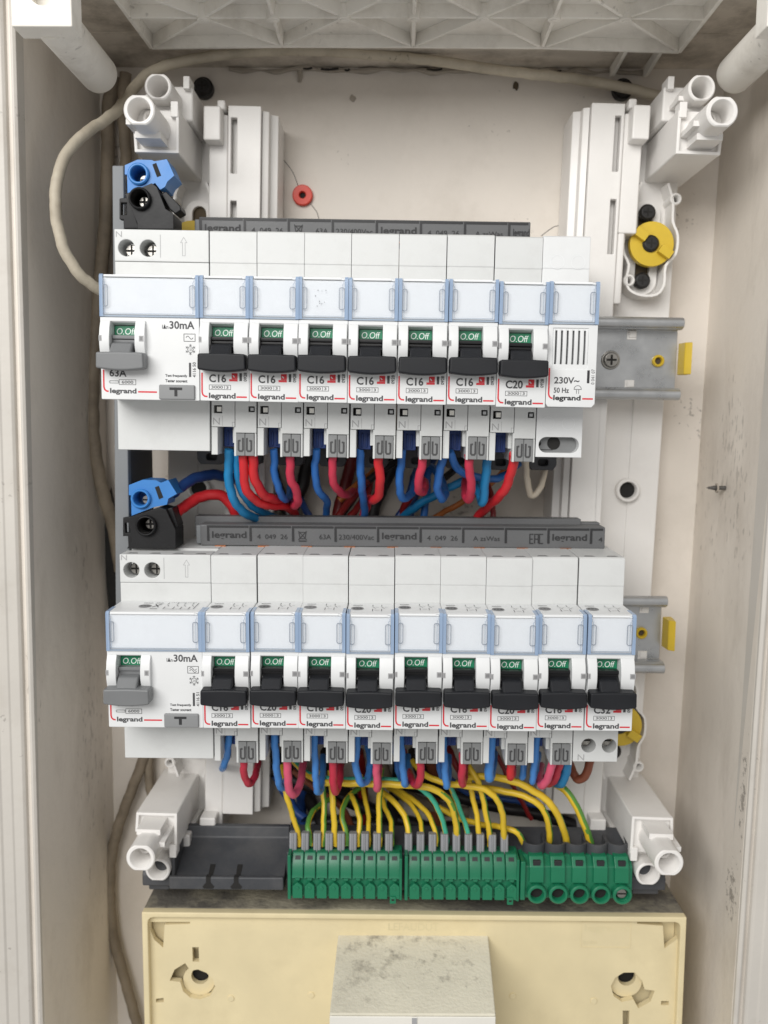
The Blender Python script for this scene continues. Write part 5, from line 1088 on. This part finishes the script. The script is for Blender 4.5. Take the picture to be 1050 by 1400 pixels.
g3 = 'earth wires rising from the green terminals'
Eq = {'e1': [(65.8, -14.0, -214.5), (65.5, -14.0, -209.5), (63.3, -16.0, -200.2), (61.0, -18.0, -190.5), (59.2, -14.0, -185.6), (57.7, -6.0, -181.2)], 'e2': [(70.5, -14.0, -214.4), (70.2, -13.0, -209.9), (69.1, -10.0, -206.5), (70.5, -4.0, -204.0), (73.7, 4.0, -203.6), (79.4, 10.0, -202.7)], 'e3': [(76.0, -14.0, -214.4), (76.2, -13.0, -209.8), (76.4, -10.0, -199.5), (75.7, -6.0, -192.3), (74.5, -2.0, -184.9)], 'e4': [(81.4, -14.0, -214.3), (81.3, -14.0, -209.3), (80.8, -14.0, -198.7), (80.0, -12.0, -190.7), (79.0, -8.0, -182.4)], 'e5': [(86.5, -14.0, -214.3), (86.4, -13.0, -209.8), (84.3, -10.0, -202.8), (85.3, -4.0, -198.7), (89.9, 4.0, -196.5), (96.4, 12.0, -195.2)], 'e6': [(91.7, -14.0, -214.2), (91.6, -13.0, -209.7), (92.2, -10.0, -204.4), (90.5, -6.0, -200.1), (87.8, 0.0, -197.1)], 'e7': [(96.1, -13.0, -214.7), (96.1, -12.0, -210.1), (95.7, -4.0, -204.3), (93.4, 4.0, -197.6), (91.9, 10.0, -192.0)], 'e8': [(100.9, -14.0, -214.2), (101.0, -14.0, -209.1), (100.6, -12.0, -199.5), (100.9, -10.0, -190.3), (101.6, -6.0, -181.9)], 'e9': [(106.2, -14.0, -214.1), (106.3, -13.0, -209.6), (105.9, -8.0, -205.8), (103.3, -2.0, -201.8), (101.2, 4.0, -197.5), (98.7, 10.0, -192.0)], 'e10': [(114.1, -14.0, -214.0), (113.9, -14.0, -209.0), (112.5, -11.0, -203.2), (108.5, -6.0, -198.8), (102.2, 0.0, -195.8), (96.4, 8.0, -194.6)], 'e11': [(119.7, -14.0, -214.0), (119.7, -13.0, -209.4), (118.6, -6.0, -204.9), (115.4, 0.0, -202.0), (110.0, 6.0, -199.5), (104.3, 12.0, -198.6)], 'e12': [(125.7, -14.0, -213.9), (125.7, -13.0, -209.4), (123.7, -8.0, -204.5), (119.2, -2.0, -201.0), (112.7, 4.0, -198.6), (107.7, 10.0, -197.7)], 'e13': [(130.2, -14.0, -213.9), (130.1, -14.0, -208.9), (127.5, -16.0, -199.0), (123.4, -17.0, -190.9), (117.0, -17.0, -185.5), (107.5, -16.0, -183.2), (91.6, -14.0, -184.0), (75.5, -12.0, -184.3), (67.7, -8.0, -183.1), (61.4, 0.0, -181.3)], 'e14': [(135.1, -14.0, -213.8), (134.8, -15.0, -208.3), (133.2, -19.0, -197.0), (129.4, -22.0, -188.1), (121.5, -22.0, -183.8), (111.7, -21.0, -183.3), (101.2, -20.0, -183.3), (86.5, -18.0, -183.9), (74.6, -14.0, -184.8), (66.4, -6.0, -183.3)], 'e15': [(140.0, -14.0, -213.8), (139.7, -14.0, -208.8), (137.6, -13.0, -202.0), (134.9, -12.0, -195.2), (132.5, -10.0, -189.5), (130.3, -6.0, -185.0)], 'e16': [(144.7, -14.0, -213.8), (144.5, -14.0, -208.7), (143.4, -13.0, -199.7), (141.0, -11.0, -189.5), (139.3, -8.0, -181.9)], 'e17': [(149.4, -14.0, -213.7), (149.1, -15.0, -208.2), (146.9, -17.0, -196.7), (144.3, -18.0, -185.4), (141.2, -16.0, -179.7), (138.3, -12.0, -175.8)], 'e18': [(155.4, -14.0, -213.6), (155.0, -16.0, -207.6), (153.9, -20.0, -196.9), (150.9, -23.0, -188.5), (145.3, -23.0, -184.0), (136.6, -22.0, -182.8), (128.4, -20.0, -182.5), (120.1, -16.0, -180.4), (115.0, -10.0, -176.8)], 'e19': [(165.7, -10.0, -218.4), (164.7, -12.0, -214.0), (161.6, -14.0, -208.0), (155.9, -12.0, -206.2), (146.9, -6.0, -207.7), (136.5, 0.0, -207.6), (127.9, 6.0, -205.2)], 'e20': [(176.4, -10.0, -217.2), (175.8, -12.0, -212.2), (174.4, -16.0, -202.5), (170.7, -18.0, -193.9), (163.5, -16.0, -189.9), (152.4, -12.0, -189.0), (143.2, -8.0, -189.1), (134.8, -4.0, -189.2)], 'e21': [(184.8, -10.0, -217.6), (183.6, -12.0, -213.3), (180.1, -18.0, -202.6), (174.9, -22.0, -192.0), (167.7, -22.0, -185.6), (157.5, -20.0, -181.4), (146.5, -16.0, -181.2), (136.3, -12.0, -183.6)], 'e22': [(194.7, -10.0, -217.0), (193.8, -12.0, -212.6), (190.5, -15.0, -203.9), (186.3, -16.0, -194.6), (182.0, -14.0, -188.4), (176.7, -10.0, -186.3), (170.7, -4.0, -186.6)]}
for key, r_, sp, lab in (
    ('e1', 1.9, 0, 'yellow earth wire at the left end of the green terminals'), ('e2', 1.9, 9, 'green earth wire bending right, second in the first green block'),
    ('e3', 2.0, 5, 'green and yellow earth wire standing straight, third in the first block'), ('e4', 2.1, 2, 'thick yellow earth wire, fourth in the first green block'),
    ('e5', 1.9, 4, 'green and yellow earth wire arching right, fifth in the first block'), ('e6', 1.9, 2, 'short curved yellow earth wire, sixth in the first green block'),
    ('e7', 1.7, 0, 'thin shaded yellow earth wire, seventh in the first green block'), ('e8', 2.0, 2, 'straight yellow earth wire, eighth in the first green block'),
    ('e9', 1.8, 2, 'yellow earth wire bending left, last in the first green block'), ('e10', 2.1, 2, 'yellow earth wire bending left, first in the second green block'),
    ('e11', 1.7, 3, 'thin yellow earth wire, second in the second green block'), ('e12', 1.8, 2, 'yellow earth wire bending left, third in the second green block'),
    ('e13', 1.8, -1, 'long teal earth wire crossing left above the first green block'), ('e14', 2.3, 0, 'thick yellow earth wire crossing left above the first green block'),
    ('e15', 1.8, -1, 'short teal earth wire rising between yellow ones'), ('e16', 1.9, 0, 'straight yellow earth wire, seventh in the second green block'),
    ('e17', 2.0, 0, 'yellow earth wire leaning left, eighth in the second green block'), ('e18', 2.1, 0, 'yellow earth wire hooking over at the end of the second block'),
    ('e19', 2.0, 3, 'low yellow and green earth wire into the first large terminal'), ('e20', 2.2, 0, 'lower yellow earth wire arching into the second large terminal'),
    ('e21', 2.4, 0, 'upper yellow earth wire arching into the third large terminal'), ('e22', 2.5, 5, 'green and yellow earth wire into the fourth large terminal')):
    n = 14
    th = {2: 0.55, 3: 0.35, 4: 0.05, 5: -0.1, 9: 0.6, -1: 0.75, 0: 0.80}[sp]; tw = random.uniform(-0.5, 0.3); tr = random.uniform(-0.015, 0.015)
    if sp == -1: mats, split = ['w_teal', 'w_yel'], (th, 1, tw + 3.0, tr)
    elif sp == 9: mats, split = ['w_grn', 'w_yel'], (th, 1, tw, tr)
    elif sp == 0: mats, split = ['w_yel', 'w_grn'], (th, 1, tw, tr)
    else: mats, split = ['w_yel', 'w_grn'], (th, 1, tw, tr)
    wire(lab, None, r_, Eq[key], g3, n=n, split=split, mats=mats)
# dark cables behind the earth wires, most of them added to darken the background
for pts, r_, col, lab in (([(51.0, 20.0, -196.5), (55.8, 18.0, -204.1), (60.8, 14.0, -210.6), (65.8, 10.0, -213.5)], 3.0, 'w_navy', 'dark blue cable behind the left earth wires'),
                          ([(111.3, 22.0, -200.5), (128.8, 22.0, -205.2), (146.3, 22.0, -209.2), (158.0, 22.0, -212.2), (172.1, 22.0, -214.5), (185.0, 22.0, -218.0), (195.6, 22.0, -221.6)], 4.2, 'w_black', 'black cable lying along the back wall behind the earth wires'),
                          ([(131.8, 16.0, -194.2), (143.4, 16.0, -203.6), (158.3, 16.0, -205.3), (172.2, 16.0, -208.1), (183.7, 16.0, -210.7)], 1.8, 'w_navy', 'thin dark violet wire crossing behind the earth wires'),
                          ([(59.8, 14.0, -191.6), (71.2, 14.0, -201.0), (81.5, 14.0, -208.0), (87.2, 14.0, -217.6), (89.5, 14.0, -225.9)], 2.0, 'w_brown', 'brown wire in the shadow behind the first green block'),
                          ([(44.6, 24.0, -193.4), (54.0, 24.0, -198.2), (65.7, 24.0, -202.9), (79.7, 24.0, -207.7), (93.8, 24.0, -214.9)], 4.5, 'w_black', 'thick black cable in the shadow behind the first green block'),
                          ([(48.8, 20.0, -184.6), (56.1, 26.0, -196.5), (63.9, 30.0, -210.5), (71.0, 30.0, -221.6), (74.8, 26.0, -232.0)], 4.6, 'w_black', 'added steep black cable behind the third earth wire'),
                          ([(75.3, 20.0, -184.3), (78.4, 26.0, -198.8), (86.5, 30.0, -211.5), (100.8, 31.0, -220.5), (117.6, 31.0, -225.4), (134.3, 30.0, -229.7)], 4.6, 'w_black', 'added black cable sagging behind the gap between the green blocks'),
                          ([(100.8, 18.0, -183.3), (103.1, 24.0, -197.7), (112.6, 28.0, -209.2), (127.0, 30.0, -216.1), (143.8, 31.0, -219.5)], 4.2, 'cabledark', 'added brown grey cable sagging behind the second green block'),
                          ([(116.8, 18.0, -183.2), (121.8, 24.0, -197.6), (134.0, 30.0, -208.6), (148.6, 32.0, -214.3), (165.3, 32.0, -216.7)], 4.4, 'w_black', 'added black cable behind the straight yellow wires of the second block'),
                          ([(90.5, 16.0, -182.7), (92.0, 24.0, -200.3), (92.5, 28.0, -215.5), (91.4, 28.0, -229.2)], 3.6, 'w_dred', 'added dark red cable dropping behind the first green block'),
                          ([(57.6, 32.0, -228.9), (74.5, 31.0, -224.5), (96.1, 30.0, -225.3), (117.6, 31.0, -228.1), (141.6, 32.0, -227.1)], 4.6, 'w_black', 'added black cable lying low along the wall behind the grey wire guides'),
                          ([(62.2, 24.0, -190.8), (62.9, 28.0, -204.7), (62.0, 30.0, -217.9), (63.8, 30.0, -230.4)], 3.8, 'w_navy', 'added dark blue cable standing behind the second earth wire'),
                          ([(110.0, 22.0, -187.2), (109.0, 27.0, -201.4), (106.7, 30.0, -215.0), (108.0, 30.0, -228.7)], 4.0, 'w_black', 'added black cable standing behind the last wire of the first block'),
                          ([(124.0, 22.0, -189.5), (127.9, 27.0, -202.4), (127.0, 30.0, -216.1), (129.5, 30.0, -228.5)], 3.8, 'w_brown', 'added dark brown cable standing behind the teal wires')):
    wire(lab, col, r_, pts, 'dark cables behind the earth wires', n=10)
